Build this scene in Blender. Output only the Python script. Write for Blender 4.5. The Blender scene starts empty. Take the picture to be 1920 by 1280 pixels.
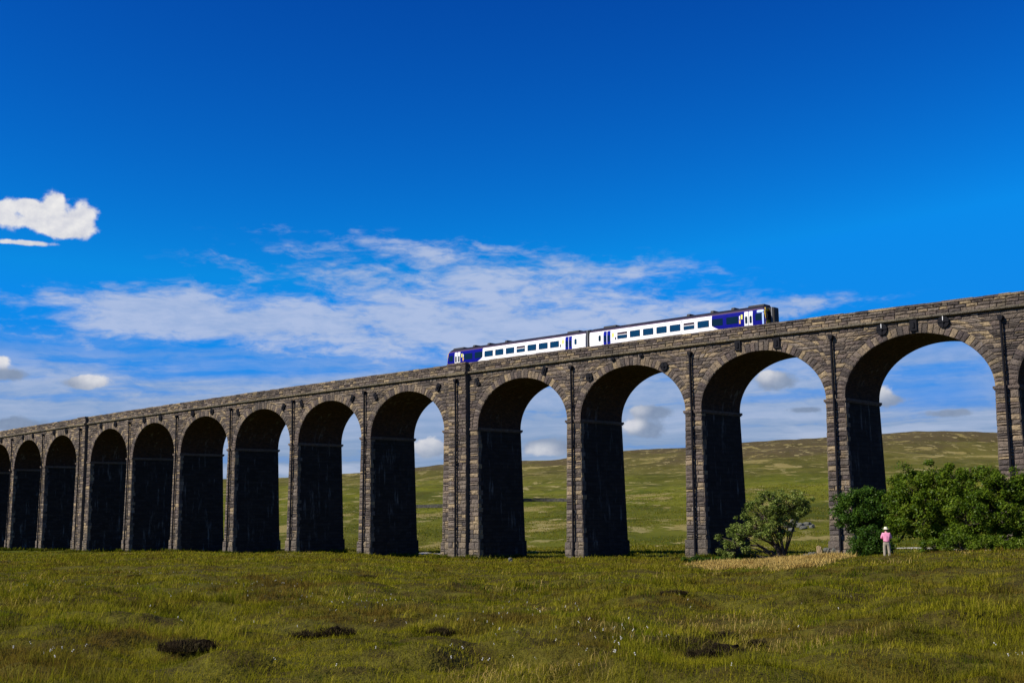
import bpy, bmesh, math, random
import numpy as np
from mathutils import Vector, Matrix

R = math.radians
random.seed(7)
rng = np.random.default_rng(7)
scene = bpy.context.scene
COL = scene.collection

# ------------------------------------------------------------------ camera
F_PX, PITCH, ROLL = 2265.37, 0.141391, 0.015643      # focal length in px of the 1920 px wide frame
cam_d = bpy.data.cameras.new("camera")
cam = bpy.data.objects.new("camera", cam_d)
COL.objects.link(cam)
cam_d.sensor_width = 36.0
cam_d.lens = F_PX / 1920.0 * 36.0
cam_d.clip_start = 0.1
cam_d.clip_end = 20000.0
_cp, _sp, _cr, _sr = math.cos(PITCH), math.sin(PITCH), math.cos(ROLL), math.sin(ROLL)
_rt, _up, _fw = Vector((1, 0, 0)), Vector((0, -_sp, _cp)), Vector((0, _cp, _sp))
_r2, _u2 = _rt * _cr - _up * _sr, _rt * _sr + _up * _cr
cam.matrix_world = Matrix((( _r2.x, _u2.x, -_fw.x, 0), (_r2.y, _u2.y, -_fw.y, 0), (_r2.z, _u2.z, -_fw.z, 0), (0, 0, 0, 1)))
scene.camera = cam


def ray(px, py):
    """unit-horizontal direction (dx, dy) and tan(elevation) of a photograph pixel"""
    a, b = px - 960.0, 640.0 - py
    v = _r2 * a + _u2 * b + _fw * F_PX
    h = math.hypot(v.x, v.y)
    return v.x / h, v.y / h, v.z / h


def az_of(px, py):
    dx, dy, t = ray(px, py)
    return math.degrees(math.atan2(dx, dy))


def el_of(px, py):
    return math.degrees(math.atan(ray(px, py)[2]))


# ------------------------------------------------------------------ shader node helpers
class S:
    """a shader socket with arithmetic"""
    def __init__(self, nt, sock):
        self.nt, self.s = nt, sock

    def _m(self, op, *args):
        n = self.nt.nodes.new("ShaderNodeMath"); n.operation = op
        for i, a in enumerate((self,) + args):
            if isinstance(a, S): self.nt.links.new(a.s, n.inputs[i])
            else: n.inputs[i].default_value = float(a)
        return S(self.nt, n.outputs[0])

    def __add__(self, o): return self._m("ADD", o)
    def __sub__(self, o): return self._m("SUBTRACT", o)
    def __mul__(self, o): return self._m("MULTIPLY", o)
    def __truediv__(self, o): return self._m("DIVIDE", o)
    def pow(self, o): return self._m("POWER", o)
    def max(self, o): return self._m("MAXIMUM", o)
    def min(self, o): return self._m("MINIMUM", o)
    def clamp(self): return self.max(0.0).min(1.0)
    __radd__ = __add__
    __rmul__ = __mul__


def put(nt, inp, v):
    if isinstance(v, S): nt.links.new(v.s, inp)
    elif hasattr(inp.default_value, "__len__") and not hasattr(v, "__len__"): inp.default_value = (v,) * len(inp.default_value)
    elif hasattr(v, "__len__") and len(v) == 3 and len(inp.default_value) == 4: inp.default_value = (*v, 1)
    else: inp.default_value = v


def noise(nt, vec, scale, detail=4, rough=0.55, dist=0.0):
    n = nt.nodes.new("ShaderNodeTexNoise")
    n.inputs["Scale"].default_value = scale; n.inputs["Detail"].default_value = detail
    n.inputs["Roughness"].default_value = rough; n.inputs["Distortion"].default_value = dist
    if vec is not None: nt.links.new(vec.s, n.inputs["Vector"])
    return S(nt, n.outputs["Fac"])


def combine(nt, x, y, z):
    n = nt.nodes.new("ShaderNodeCombineXYZ")
    for i, v in enumerate((x, y, z)): put(nt, n.inputs[i], v)
    return S(nt, n.outputs[0])


def sep(nt, v):
    n = nt.nodes.new("ShaderNodeSeparateXYZ"); nt.links.new(v.s, n.inputs[0])
    return [S(nt, o) for o in n.outputs]


def smooth(x, lo, hi):
    n = x.nt.nodes.new("ShaderNodeMapRange"); n.interpolation_type = "SMOOTHSTEP"
    x.nt.links.new(x.s, n.inputs[0])
    n.inputs[1].default_value = lo; n.inputs[2].default_value = hi
    n.inputs[3].default_value = 0; n.inputs[4].default_value = 1
    return S(x.nt, n.outputs[0])


def mixc(nt, f, a, b):
    n = nt.nodes.new("ShaderNodeMix"); n.data_type = "RGBA"
    put(nt, n.inputs[0], f); put(nt, n.inputs[6], a); put(nt, n.inputs[7], b)
    return S(nt, n.outputs[2])


def ramp(x, stops, const=False):
    n = x.nt.nodes.new("ShaderNodeValToRGB")
    if const: n.color_ramp.interpolation = "CONSTANT"
    el = n.color_ramp.elements
    while len(el) < len(stops): el.new(0.5)
    for e, (p, c) in zip(el, stops):
        e.position = p; e.color = (*c, 1)
    x.nt.links.new(x.s, n.inputs[0])
    return S(x.nt, n.outputs[0])


def gauss(x, y, cx, cy, sx, sy):
    return S.pow(S(x.nt, combine_const(x.nt, 2.718281828)), ((x - cx) / sx) * ((x - cx) / sx) * -1.0 + ((y - cy) / sy) * ((y - cy) / sy) * -1.0)


def combine_const(nt, v):
    n = nt.nodes.new("ShaderNodeValue"); n.outputs[0].default_value = v
    return n.outputs[0]


# ------------------------------------------------------------------ world and sun
SUN = Vector((-0.93, -0.36, 0)).normalized() * math.cos(R(40)) + Vector((0, 0, math.sin(R(40))))
world = bpy.data.worlds.new("World"); scene.world = world
world.use_nodes = True
wt = world.node_tree; wt.nodes.clear()
sky = wt.nodes.new("ShaderNodeTexSky"); sky.sky_type = "NISHITA"; sky.sun_disc = False
sky.sun_elevation = R(40); sky.sun_rotation = math.atan2(SUN.x, SUN.y)
sky.altitude = 300; sky.air_density = 1.0; sky.dust_density = 0.1; sky.ozone_density = 3.0
g_ = wt.nodes.new("ShaderNodeTexCoord")
dx_, dy_, dz_ = sep(wt, S(wt, g_.outputs["Generated"]))
azn = dx_._m("ARCTAN2", dy_) * 57.29578
eln = dz_._m("ARCSINE") * 57.29578
# deep polarised blue: the Nishita colour, more saturated
sk = S(wt, sky.outputs[0])
cr_ = wt.nodes.new("ShaderNodeSeparateColor"); wt.links.new(sk.s, cr_.inputs[0])
cc_ = wt.nodes.new("ShaderNodeCombineColor")
SKY_TINT = ((0.06, 1.6), (0.448, 2.25), (0.668, 1.62))
for i, (m, p) in enumerate(SKY_TINT):
    put(wt, cc_.inputs[i], (S(wt, cr_.outputs[i]) * m).pow(p).min((0.30, 2.55, 8.2)[i]))
skyc = S(wt, cc_.outputs[0])

SKY_STRENGTH = 0.073
bg = wt.nodes.new("ShaderNodeBackground"); bg.inputs[1].default_value = SKY_STRENGTH


def A(px, py): return az_of(px, py), el_of(px, py)


def gpx(x, y, rx, ry):
    a, e = A(x, y)
    return gauss(azn, eln, a, e, rx / F_PX * 57.3, ry / F_PX * 57.3)


# layered, broken high cloud on a level sheet, so patches flatten towards the horizon
warp = noise(wt, combine(wt, azn * 0.22, eln * 0.5, 3.0), 1.0, 4) - 0.5
nA = noise(wt, combine(wt, azn * 0.10 + warp * 0.5, eln * 0.42 + azn * 0.012 + warp * 0.5, 1.0), 1.0, 4, 0.55)
nB = noise(wt, combine(wt, azn * 0.34 + warp * 1.3, eln * 1.15 + azn * 0.03 + warp * 1.1, 6.0), 1.0, 7, 0.56)
nC = noise(wt, combine(wt, azn * 1.1 + warp * 2.5, eln * 3.3 + azn * 0.1 + warp * 2.2, 9.0), 1.0, 6, 0.60)
nn = nA * 0.24 + nB * 0.46 + nC * 0.30
cover = gpx(310, 590, 215, 40) * 1.05 + gpx(110, 560, 170, 12) * 0.55 + gpx(460, 612, 200, 22) * 0.5
cover = cover + gpx(720, 452, 75, 17) * 0.80 + gpx(850, 470, 120, 20) * 0.70 + gpx(600, 485, 210, 24) * 0.52 + gpx(540, 430, 120, 12) * 0.42
cover = cover + gpx(850, 565, 340, 72) * 0.85 + gpx(1090, 580, 220, 60) * 0.55 + gpx(720, 652, 440, 40) * 0.85 + gpx(960, 635, 280, 70) * 0.6
cover = cover + gpx(1180, 520, 60, 12) * 0.5 + gpx(1400, 580, 210, 20) * 0.72 + gpx(1560, 560, 90, 9) * 0.5 + gpx(1290, 610, 160, 40) * 0.5
cover = cover + gpx(240, 600, 330, 34) * 0.5 + gpx(330, 560, 120, 22) * 0.5 + gpx(1000, 520, 300, 34) * 0.55 + gpx(560, 590, 260, 40) * 0.45
cover = cover - gpx(450, 690, 150, 18) * 0.55
cir = smooth(nn * 3.0 + cover * 0.46, 1.58, 2.26) * smooth(cover, 0.02, 0.35) * 0.84
# pale bank low down
n3 = noise(wt, combine(wt, azn * 0.09 + warp * 0.8, eln * 1.25 + warp * 0.9, 12.0), 1.0, 8, 0.58)
bank = smooth(eln * -1.0, -8.9, -6.2) * smooth(n3 + nn * 0.6, 0.60, 0.88) * 0.70 + smooth(eln * -1.0, -7.8, -4.2) * 0.66
bank = bank * (gpx(1760, 735, 150, 45) * -0.75 + 1.0) * (gpx(470, 690, 170, 20) * -0.6 + 1.0)
cir = cir.max(bank.min(0.95))
tone = (smooth(nB * 0.6 + nC * 0.4, 0.34, 0.66) * 0.6 + smooth(cover, 0.55, 1.2) * 0.5).min(1.0)
cirr_col = mixc(wt, tone, (0.27, 0.43, 0.74), (0.57, 0.66, 0.88))
cirr_col = mixc(wt, smooth(eln * -1.0, -7.0, -2.0), cirr_col, mixc(wt, smooth(n3, 0.40, 0.66), (0.28, 0.40, 0.60), (0.52, 0.60, 0.77)))

# fair-weather cumulus puffs: (x, y, rx, ry, brightness)
PUFFS = [(95, 412, 50, 22, 1.0), (35, 405, 36, 20, .95), (158, 405, 26, 24, 1.0), (104, 380, 20, 20, 1.0), (52, 384, 22, 12, 1.0), (128, 436, 40, 13, .78), (40, 455, 60, 5, .8), (8, 396, 20, 18, .9),
         (172, 712, 26, 11, .95), (150, 718, 46, 11, .5), (2, 676, 18, 12, .9), (14, 702, 34, 12, .45), (30, 795, 60, 14, .32), (1187, 797, 20, 11, 1.0), (1215, 806, 40, 18, .42), (1200, 770, 18, 9, .8), (1225, 772, 40, 14, .42), (1440, 706, 20, 12, .85), (1460, 716, 46, 16, .45),
         (1652, 738, 22, 18, .75), (1662, 752, 40, 12, .42), (1775, 775, 46, 9, .45), (1510, 768, 36, 7, .4), (1020, 842, 26, 11, .9), (1035, 836, 50, 18, .45), (800, 832, 26, 14, .85), (815, 845, 30, 16, .5)]
pn = noise(wt, combine(wt, azn * 1.0, eln * 1.15, 9.0), 1.0, 9, 0.58)
puff = None; bri = None
for (x, y, rx, ry, b) in PUFFS:
    g = gpx(x, y, rx, ry)
    puff = g if puff is None else puff + g
    gb = g * b
    bri = gb if bri is None else bri + gb
pm = smooth(puff.min(1.0) + (pn - 0.5) * 1.7, 0.30, 0.80) * smooth(puff, 0.10, 0.42)
pn2 = noise(wt, combine(wt, azn * 1.0 + 0.15, eln * 1.15 - 0.20, 9.0), 1.0, 9, 0.58)     # relief: light from upper left
lit = ((pn - pn2) * 1.8 + 0.66).clamp()
pb = smooth(bri / (puff + 0.001), 0.40, 0.92)
puff_col = mixc(wt, lit, mixc(wt, pb, (0.20, 0.28, 0.44), (0.62, 0.65, 0.78)), mixc(wt, pb, (0.29, 0.38, 0.55), (1.0, 0.99, 0.99)))

bgc = wt.nodes.new("ShaderNodeBackground"); put(wt, bgc.inputs[0], cirr_col); bgc.inputs[1].default_value = 0.62
bgp = wt.nodes.new("ShaderNodeBackground"); put(wt, bgp.inputs[0], puff_col); bgp.inputs[1].default_value = 0.62
put(wt, bg.inputs[0], skyc)
m1 = wt.nodes.new("ShaderNodeMixShader"); m2 = wt.nodes.new("ShaderNodeMixShader")
put(wt, m1.inputs[0], cir); wt.links.new(bg.outputs[0], m1.inputs[1]); wt.links.new(bgc.outputs[0], m1.inputs[2])
put(wt, m2.inputs[0], pm); wt.links.new(m1.outputs[0], m2.inputs[1]); wt.links.new(bgp.outputs[0], m2.inputs[2])
wo = wt.nodes.new("ShaderNodeOutputWorld"); wt.links.new(m2.outputs[0], wo.inputs[0])

sun_d = bpy.data.lights.new("sun", "SUN"); sun_d.energy = 4.8; sun_d.angle = R(0.5); sun_d.color = (1.0, 0.93, 0.82)
sun = bpy.data.objects.new("sun", sun_d); COL.objects.link(sun)
sun.rotation_euler = SUN.to_track_quat("Z", "Y").to_euler()

scene.view_settings.view_transform = "Standard"
scene.view_settings.look = "None"
scene.view_settings.exposure = 0.45
scene.view_settings.gamma = 1.0
scene.view_settings.use_curve_mapping = False


# ------------------------------------------------------------------ object helpers
def link(o, parent=None):
    COL.objects.link(o)
    if parent is not None: o.parent = parent
    return o


def tag(o, label, cat=None, group=None, kind=None):
    if label: o["label"] = label
    if cat: o["category"] = cat
    if group: o["group"] = group
    if kind: o["kind"] = kind
    return o


def thing(name, label, cat, loc=(0, 0, 0), rz=0.0, group=None):
    o = bpy.data.objects.new(name, None); link(o)
    o.location = loc; o.rotation_euler = (0, 0, rz); o.empty_display_size = 0.2
    return tag(o, label, cat, group)


def np_mesh(name, verts, faces, mat, parent=None, smooth_=False, mat_idx=None):
    """verts (n,3); faces (m,k) array of one size or a list of lists"""
    me = bpy.data.meshes.new(name)
    verts = np.asarray(verts, dtype=np.float32)
    if isinstance(faces, np.ndarray):
        m, k = faces.shape
        me.vertices.add(len(verts)); me.vertices.foreach_set("co", verts.ravel())
        me.loops.add(m * k); me.loops.foreach_set("vertex_index", faces.astype(np.int32).ravel())
        me.polygons.add(m)
        me.polygons.foreach_set("loop_start", np.arange(0, m * k, k, dtype=np.int32))
        me.update(calc_edges=True)
    else:
        me.from_pydata(verts.tolist(), [], faces); me.update()
    mats = mat if isinstance(mat, (list, tuple)) else [mat]
    for x in mats: me.materials.append(x)
    if mat_idx is not None: me.polygons.foreach_set("material_index", np.asarray(mat_idx, dtype=np.int32))
    if smooth_: me.polygons.foreach_set("use_smooth", np.ones(len(me.polygons), dtype=bool))
    o = bpy.data.objects.new(name, me)
    return link(o, parent)


class MB:
    """mesh builder: collects shapes, links them as ONE object"""
    def __init__(self): self.v, self.f = [], []

    def add(self, vs, fs):
        n = len(self.v); self.v += [tuple(p) for p in vs]; self.f += [[i + n for i in q] for q in fs]

    def box(self, x0, x1, y0, y1, z0, z1):
        self.add([(x0, y0, z0), (x1, y0, z0), (x1, y1, z0), (x0, y1, z0), (x0, y0, z1), (x1, y0, z1), (x1, y1, z1), (x0, y1, z1)],
                 [[0, 3, 2, 1], [4, 5, 6, 7], [0, 1, 5, 4], [1, 2, 6, 5], [2, 3, 7, 6], [3, 0, 4, 7]])

    def prism(self, poly, y0, y1):
        """polygon of (x,z) extruded along y"""
        n = len(poly)
        self.add([(a, y0, b) for a, b in poly] + [(a, y1, b) for a, b in poly],
                 [list(range(n)), list(range(2 * n - 1, n - 1, -1))] + [[i, i + n, (i + 1) % n + n, (i + 1) % n] for i in range(n)])

    def tube(self, pts, rad, n=8, cap=True):
        pts = [Vector(p) for p in pts]
        if not hasattr(rad, "__len__"): rad = [rad] * len(pts)
        base = len(self.v); vs = []; fs = []
        for i, p in enumerate(pts):
            d = (pts[min(i + 1, len(pts) - 1)] - pts[max(i - 1, 0)]).normalized()
            a = d.orthogonal().normalized() if i == 0 else (a - d * a.dot(d)).normalized()
            b = d.cross(a)
            for k in range(n):
                t = 2 * math.pi * k / n
                vs.append(p + (a * math.cos(t) + b * math.sin(t)) * rad[i])
        for i in range(len(pts) - 1):
            for k in range(n):
                fs.append([i * n + k, i * n + (k + 1) % n, (i + 1) * n + (k + 1) % n, (i + 1) * n + k])
        if cap:
            fs.append(list(range(n))[::-1]); fs.append([(len(pts) - 1) * n + k for k in range(n)])
        self.add(vs, fs)

    def build(self, name, mat, parent=None, smooth_=False, fn=None):
        v = self.v if fn is None else [fn(*p) for p in self.v]
        return np_mesh(name, v, self.f, mat, parent, smooth_)


# ------------------------------------------------------------------ materials
def new_mat(name, rough=0.8, spec=0.3):
    m = bpy.data.materials.new(name); m.use_nodes = True
    nt = m.node_tree; b = nt.nodes["Principled BSDF"]
    b.inputs["Roughness"].default_value = rough; b.inputs["Specular IOR Level"].default_value = spec
    return m, nt, b


def objco(nt):
    n = nt.nodes.new("ShaderNodeTexCoord"); return S(nt, n.outputs["Object"])


def bump(nt, b, h, strength, dist):
    n = nt.nodes.new("ShaderNodeBump"); n.inputs["Strength"].default_value = strength; n.inputs["Distance"].default_value = dist
    put(nt, n.inputs["Height"], h); nt.links.new(n.outputs[0], b.inputs["Normal"])


def plain(name, col, rough=0.5, spec=0.4, var=0.12, scale=6.0, metal=0.0):
    m, nt, b = new_mat(name, rough, spec)
    n = noise(nt, objco(nt), scale, 5)
    put(nt, b.inputs["Base Color"], mixc(nt, n, tuple(c * (1 - var) for c in col), tuple(min(1, c * (1 + var)) for c in col)))
    b.inputs["Metallic"].default_value = metal
    return m


def stone_mat(name, tones, lichen=0.0, lime=0.0, pale_low=False):
    """rock-faced blocks: a colour per block, weathering by noise"""
    m, nt, b = new_mat(name, 0.92, 0.12)
    co = objco(nt)
    gi = nt.nodes.new("ShaderNodeNewGeometry")
    rnd = S(nt, gi.outputs["Random Per Island"])
    k = len(tones)
    col = ramp(rnd, [(i / k, t) for i, t in enumerate(tones)], True)
    big = noise(nt, co, 0.22, 4)
    fine = noise(nt, co, 3.2, 7, 0.68)
    col = mixc(nt, smooth(fine, 0.35, 0.72) * 0.5, col, (0.034, 0.030, 0.027))            # soot in the pores
    col = mixc(nt, smooth(big, 0.46, 0.70) * 0.55, col, (0.052, 0.046, 0.041))             # sooty patches
    if lichen > 0:
        l = noise(nt, co, 1.3, 6, 0.7)
        col = mixc(nt, smooth(l, 0.5, 0.66) * lichen, col, (0.165, 0.135, 0.078))
    if lime > 0:                                                                          # lime washed down out of the joints
        x, y, z = sep(nt, co)
        st = noise(nt, combine(nt, x * 2.2, y * 2.2, z * 0.16), 1.0, 6, 0.7)
        col = mixc(nt, smooth(st, 0.58, 0.72) * lime, col, (0.30, 0.29, 0.27))
    if pale_low:
        x, y, z = sep(nt, co)
        pl = smooth(z * -1.0 + (big - 0.5) * 5.0, 0.2, 3.0)
        col = mixc(nt, pl * 0.38, col, mixc(nt, rnd, (0.15, 0.125, 0.085), (0.10, 0.095, 0.09)))
    put(nt, b.inputs["Base Color"], col)
    bump(nt, b, fine * 1.0 + noise(nt, co, 7.0, 5, 0.65) * 0.5, 1.0, 0.24)
    return m


TONES = [(0.100, 0.084, 0.070), (0.080, 0.069, 0.062), (0.112, 0.092, 0.070), (0.064, 0.056, 0.054), (0.096, 0.082, 0.072), (0.118, 0.095, 0.066),
         (0.086, 0.071, 0.064), (0.106, 0.092, 0.079), (0.074, 0.062, 0.061), (0.092, 0.078, 0.066), (0.132, 0.106, 0.068), (0.058, 0.050, 0.049)]
TONES = [tuple(m * v * g for v, m in zip(t, (2.08, 1.95, 1.80))) for t, g in zip(TONES, (1, .86, 1.12, .76, 1.02, 1.28, .92, 1.14, .82, .98, 1.36, .70))]
M_STONE = stone_mat("gritstone", TONES, 0.10, 0.30, True)
M_PARAPET = stone_mat("gritstone_lichen", TONES, 0.5)
M_STRING = stone_mat("gritstone_string", [(0.20, 0.17, 0.12), (0.16, 0.14, 0.10), (0.22, 0.18, 0.115), (0.15, 0.13, 0.10)], 0.5)
M_IRON = plain("painted_iron", (0.010, 0.010, 0.013), 0.7, 0.08, 0.3)
M_WHITE = plain("white_paint", (0.75, 0.75, 0.75), 0.5, 0.4, 0.05)


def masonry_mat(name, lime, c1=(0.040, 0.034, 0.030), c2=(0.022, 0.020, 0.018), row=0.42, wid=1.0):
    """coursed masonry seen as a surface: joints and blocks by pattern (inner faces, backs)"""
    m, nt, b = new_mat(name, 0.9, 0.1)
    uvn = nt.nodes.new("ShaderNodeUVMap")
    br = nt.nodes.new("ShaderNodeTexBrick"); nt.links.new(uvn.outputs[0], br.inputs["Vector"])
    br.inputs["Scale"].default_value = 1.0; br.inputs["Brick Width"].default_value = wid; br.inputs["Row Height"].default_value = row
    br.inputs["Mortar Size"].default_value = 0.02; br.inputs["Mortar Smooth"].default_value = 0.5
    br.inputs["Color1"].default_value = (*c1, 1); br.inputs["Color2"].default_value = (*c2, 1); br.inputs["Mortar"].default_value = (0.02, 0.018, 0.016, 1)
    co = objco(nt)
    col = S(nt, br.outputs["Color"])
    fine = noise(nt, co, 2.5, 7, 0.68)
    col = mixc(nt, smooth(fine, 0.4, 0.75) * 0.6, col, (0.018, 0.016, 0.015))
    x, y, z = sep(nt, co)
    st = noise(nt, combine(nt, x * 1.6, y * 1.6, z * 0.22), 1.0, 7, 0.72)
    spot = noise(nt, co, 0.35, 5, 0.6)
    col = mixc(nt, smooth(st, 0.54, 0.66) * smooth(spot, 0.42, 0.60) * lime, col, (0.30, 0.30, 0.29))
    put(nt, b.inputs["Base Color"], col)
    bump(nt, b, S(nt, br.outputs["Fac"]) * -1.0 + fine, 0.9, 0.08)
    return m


M_INNER = masonry_mat("shaded_sooty_masonry", 0.38)  # soot, plus the shade of the inner faces put into the base colour
M_VAULT = masonry_mat("vault_brick", 0.4, (0.105, 0.056, 0.034), (0.050, 0.030, 0.022), 0.15, 0.45)
M_MORTAR = plain("mortar", (0.085, 0.076, 0.066), 0.95, 0.05, 0.3, 2.0)
M_BALLAST = plain("ballast", (0.11, 0.10, 0.09), 0.95, 0.1, 0.4, 9.0)

# ------------------------------------------------------------------ the viaduct frame: s along, d depth (0 = front face), z
VX, VY, VTH, VK = 42.6731, 104.0038, 2.439542, -0.000665
ZS = 10.30            # springing level
PW, KW = 1.90, 5.80   # ordinary and king pier widths at the springing
PITCH0, KING = 15.8877, 17.865
DEPTH = 7.7
BAT, BATS = 0.019, 0.016
RISE, RING = 5.38, 0.88
Z_STR0, Z_STR1, Z_PAR, Z_COP = 16.86, 17.16, 18.10, 18.32
KINGS = (-2, 4, 10)
POS = {0: 0.0}
for i_ in range(1, 16):
    POS[i_] = POS[i_ - 1] + (KING if (i_ in KINGS or i_ - 1 in KINGS) else PITCH0)
for i_ in range(-1, -5, -1):
    POS[i_] = POS[i_ + 1] - (KING if (i_ in KINGS or i_ + 1 in KINGS) else PITCH0)
P_FIRST, P_LAST = -2, 15


def pw(i): return KW if i in KINGS else PW


def fr(s, d, z):
    th = VTH + VK * s
    x = VX + (math.sin(th) - math.sin(VTH)) / VK + d * math.sin(th)
    y = VY - (math.cos(th) - math.cos(VTH)) / VK - d * math.cos(th)
    return (x, y, z)


# ------------------------------------------------------------------ terrain
def _hash(ix, iy, seed):
    h = (ix.astype(np.int64) * 374761393 + iy.astype(np.int64) * 668265263 + seed * 982451653) & 0x7FFFFFFF
    h = ((h ^ (h >> 13)) * 1274126177) & 0x7FFFFFFF
    return ((h ^ (h >> 16)) & 0xFFFF) / 65535.0


def vnoise(x, y, seed=0):
    ix, iy = np.floor(x), np.floor(y); fx, fy = x - ix, y - iy
    fx, fy = fx * fx * (3 - 2 * fx), fy * fy * (3 - 2 * fy)
    a, b = _hash(ix, iy, seed), _hash(ix + 1, iy, seed); c, d = _hash(ix, iy + 1, seed), _hash(ix + 1, iy + 1, seed)
    return (a * (1 - fx) + b * fx) * (1 - fy) + (c * (1 - fx) + d * fx) * fy - 0.5


def fbm(x, y, seed=0, oct=4):
    t, a = 0, 1.0
    for o in range(oct):
        t = t + a * vnoise(x * 2 ** o, y * 2 ** o, seed + o); a *= 0.5
    return t


# crest of the near ground: photograph column, row and distance; then the drop behind it to the viaduct's foot
CREST = [(0, 1038, 200, .15), (180, 1038, 190, .15), (350, 1035, 170, .3), (420, 1040, 168, .2), (600, 1036, 150, .5), (700, 1042, 140, .4), (770, 1050, 128, .3),
         (900, 1053, 122, .1), (1000, 1053, 115, .3), (1080, 1049, 108, .5), (1180, 1046, 100, .8), (1290, 1060, 88, .1), (1400, 1060, 84, .2), (1500, 1051, 82, .7),
         (1570, 1046, 80, .9), (1680, 1044, 77, 1.2), (1800, 1038, 76, 1.4), (1920, 1034, 76, 1.5)]
HILL = [(0, 905), (540, 888), (660, 886), (800, 870), (880, 865), (985, 857), (1060, 855), (1175, 843), (1280, 835), (1395, 826), (1540, 814), (1655, 809), (1740, 806), (1870, 806), (1920, 808)]
c_az = np.array([az_of(x, y) for x, y, r, d in CREST]); c_t = np.array([ray(x, y)[2] for x, y, r, d in CREST])
c_r = np.array([r for x, y, r, d in CREST], float); c_d = np.array([d for x, y, r, d in CREST])
h_az = np.array([az_of(x, y) for x, y in HILL]); h_t = np.array([ray(x, y)[2] for x, y in HILL])


def soften(az, v, sig):
    """resample a table over azimuth and round its corners"""
    g = np.arange(-40, 40.01, 0.1); f = np.interp(g, az, v)
    k = np.exp(-(np.arange(-30, 31) * 0.1 / sig) ** 2); k /= k.sum()
    return g, np.convolve(np.pad(f, 30, mode="edge"), k, mode="valid")


T_AZ, T_CT = soften(c_az, c_t, 0.9); _, T_CR = soften(c_az, c_r, 1.3); _, T_CD = soften(c_az, c_d, 1.3); _, T_HT = soften(h_az, h_t, 1.0)
_vs = np.array([fr(POS[i], 0, 0) for i in range(P_FIRST, P_LAST + 1)])
v_az = np.degrees(np.arctan2(_vs[:, 0], _vs[:, 1])); v_r = np.hypot(_vs[:, 0], _vs[:, 1])
o_ = np.argsort(v_az); v_az, v_r = v_az[o_], v_r[o_]


def sstep(t):
    t = np.clip(t, 0, 1); return t * t * (3 - 2 * t)


def terrain(x, y, detail=True):
    x = np.asarray(x, float); y = np.asarray(y, float)
    r = np.hypot(x, y) + 1e-6
    az = np.degrees(np.arctan2(x, y))
    az = np.where(np.abs(az) > 35, np.sign(az) * 35 * (1 - sstep((np.abs(az) - 35) / 145)), az)
    az = np.clip(az, -24, 24)
    rc = np.interp(az, T_AZ, T_CR); zc = rc * np.interp(az, T_AZ, T_CT); drop = np.interp(az, T_AZ, T_CD)
    rv = np.maximum(np.interp(az, v_az, v_r), rc + 12)
    zv = zc * (1 + (rv - rc) / rc * 0.55) - drop
    ht = np.interp(az, T_AZ, T_HT)
    k = ht / 0.0565
    # piecewise profile through knots (r, z)
    near = -1.66 + (zc + 1.66) * (r / rc) ** 0.97
    t1 = sstep((r - rc) / (rv - rc))
    mid = zc + (zv - zc) * t1
    # beyond the viaduct
    rk = [0.0, 90.0, 260.0, 620.0, 1000.0, 1500.0, 2600.0]
    zk = [zv, zv - 0.9, zv + 2.0 + 4.0 * k, 20.0 * k, 45.0 * k, 1500 * ht, 1500 * ht * 1.25]
    q = r - rv
    far = zk[0] + 0 * r
    base = rv * 0
    R_ = [rv, rv + 90, rv + 240, np.maximum(rv + 260, 700) + base, 1100 + base, 1560 + base, 2700 + base, 6000 + base]
    Z_ = zk[:6] + [1500 * ht * 1.2, 1500 * ht * 0.4]
    for a in range(7):
        t = np.clip((r - R_[a]) / (R_[a + 1] - R_[a]), 0, 1)
        far = far + (Z_[a + 1] - Z_[a]) * t
    z = np.where(r < rc, near, np.where(r < rv, mid, far))
    if detail:
        w = np.exp(-(r / 70.0) ** 2)
        lump = fbm(x * 0.75, y * 0.75, 3, 3) * 0.30 + fbm(x * 0.20, y * 0.20, 11, 3) * 0.52 + fbm(x * 1.9, y * 1.9, 13, 2) * 0.13 * np.exp(-(r / 60.0) ** 2)
        z = z + lump * np.clip(r / 14.0, 0.3, 1) * (0.40 + 0.60 * w) * (r < 300)
        z = z + fbm(x * 0.008, y * 0.008, 21, 4) * 9.0 * sstep((r - 350) / 600) + fbm(x * 0.03, y * 0.03, 31, 3) * 1.3 * sstep((r - 160) / 200)
    return z


def tz(x, y): return float(terrain(np.array([x]), np.array([y]))[0])


def on_ground(px, py, dist):
    """point at this distance in the direction of the photograph's pixel, standing on the ground"""
    dx, dy, t = ray(px, py)
    x, y = dx * dist, dy * dist
    return x, y, tz(x, y)


azs = np.concatenate([np.arange(-180, -32, 4.0), np.arange(-32, 32, 0.2), np.arange(32, 180, 4.0)])
rs = np.concatenate([np.geomspace(0.6, 8, 40)[:-1], np.geomspace(8, 120, 330)[:-1], np.geomspace(120, 9000, 150)])
AZ, RR = np.meshgrid(np.radians(azs), rs)
GX, GY = np.sin(AZ) * RR, np.cos(AZ) * RR
GZ = terrain(GX, GY)
na, nr = len(azs), len(rs)
V = np.stack([GX.ravel(), GY.ravel(), GZ.ravel()], 1)
ii, jj = np.meshgrid(np.arange(nr - 1), np.arange(na), indexing="ij")
FQ = np.stack([ii * na + jj, ii * na + (jj + 1) % na, (ii + 1) * na + (jj + 1) % na, (ii + 1) * na + jj], -1).reshape(-1, 4)
V = np.vstack([V, [[0, 0, -1.66]]])


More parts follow.
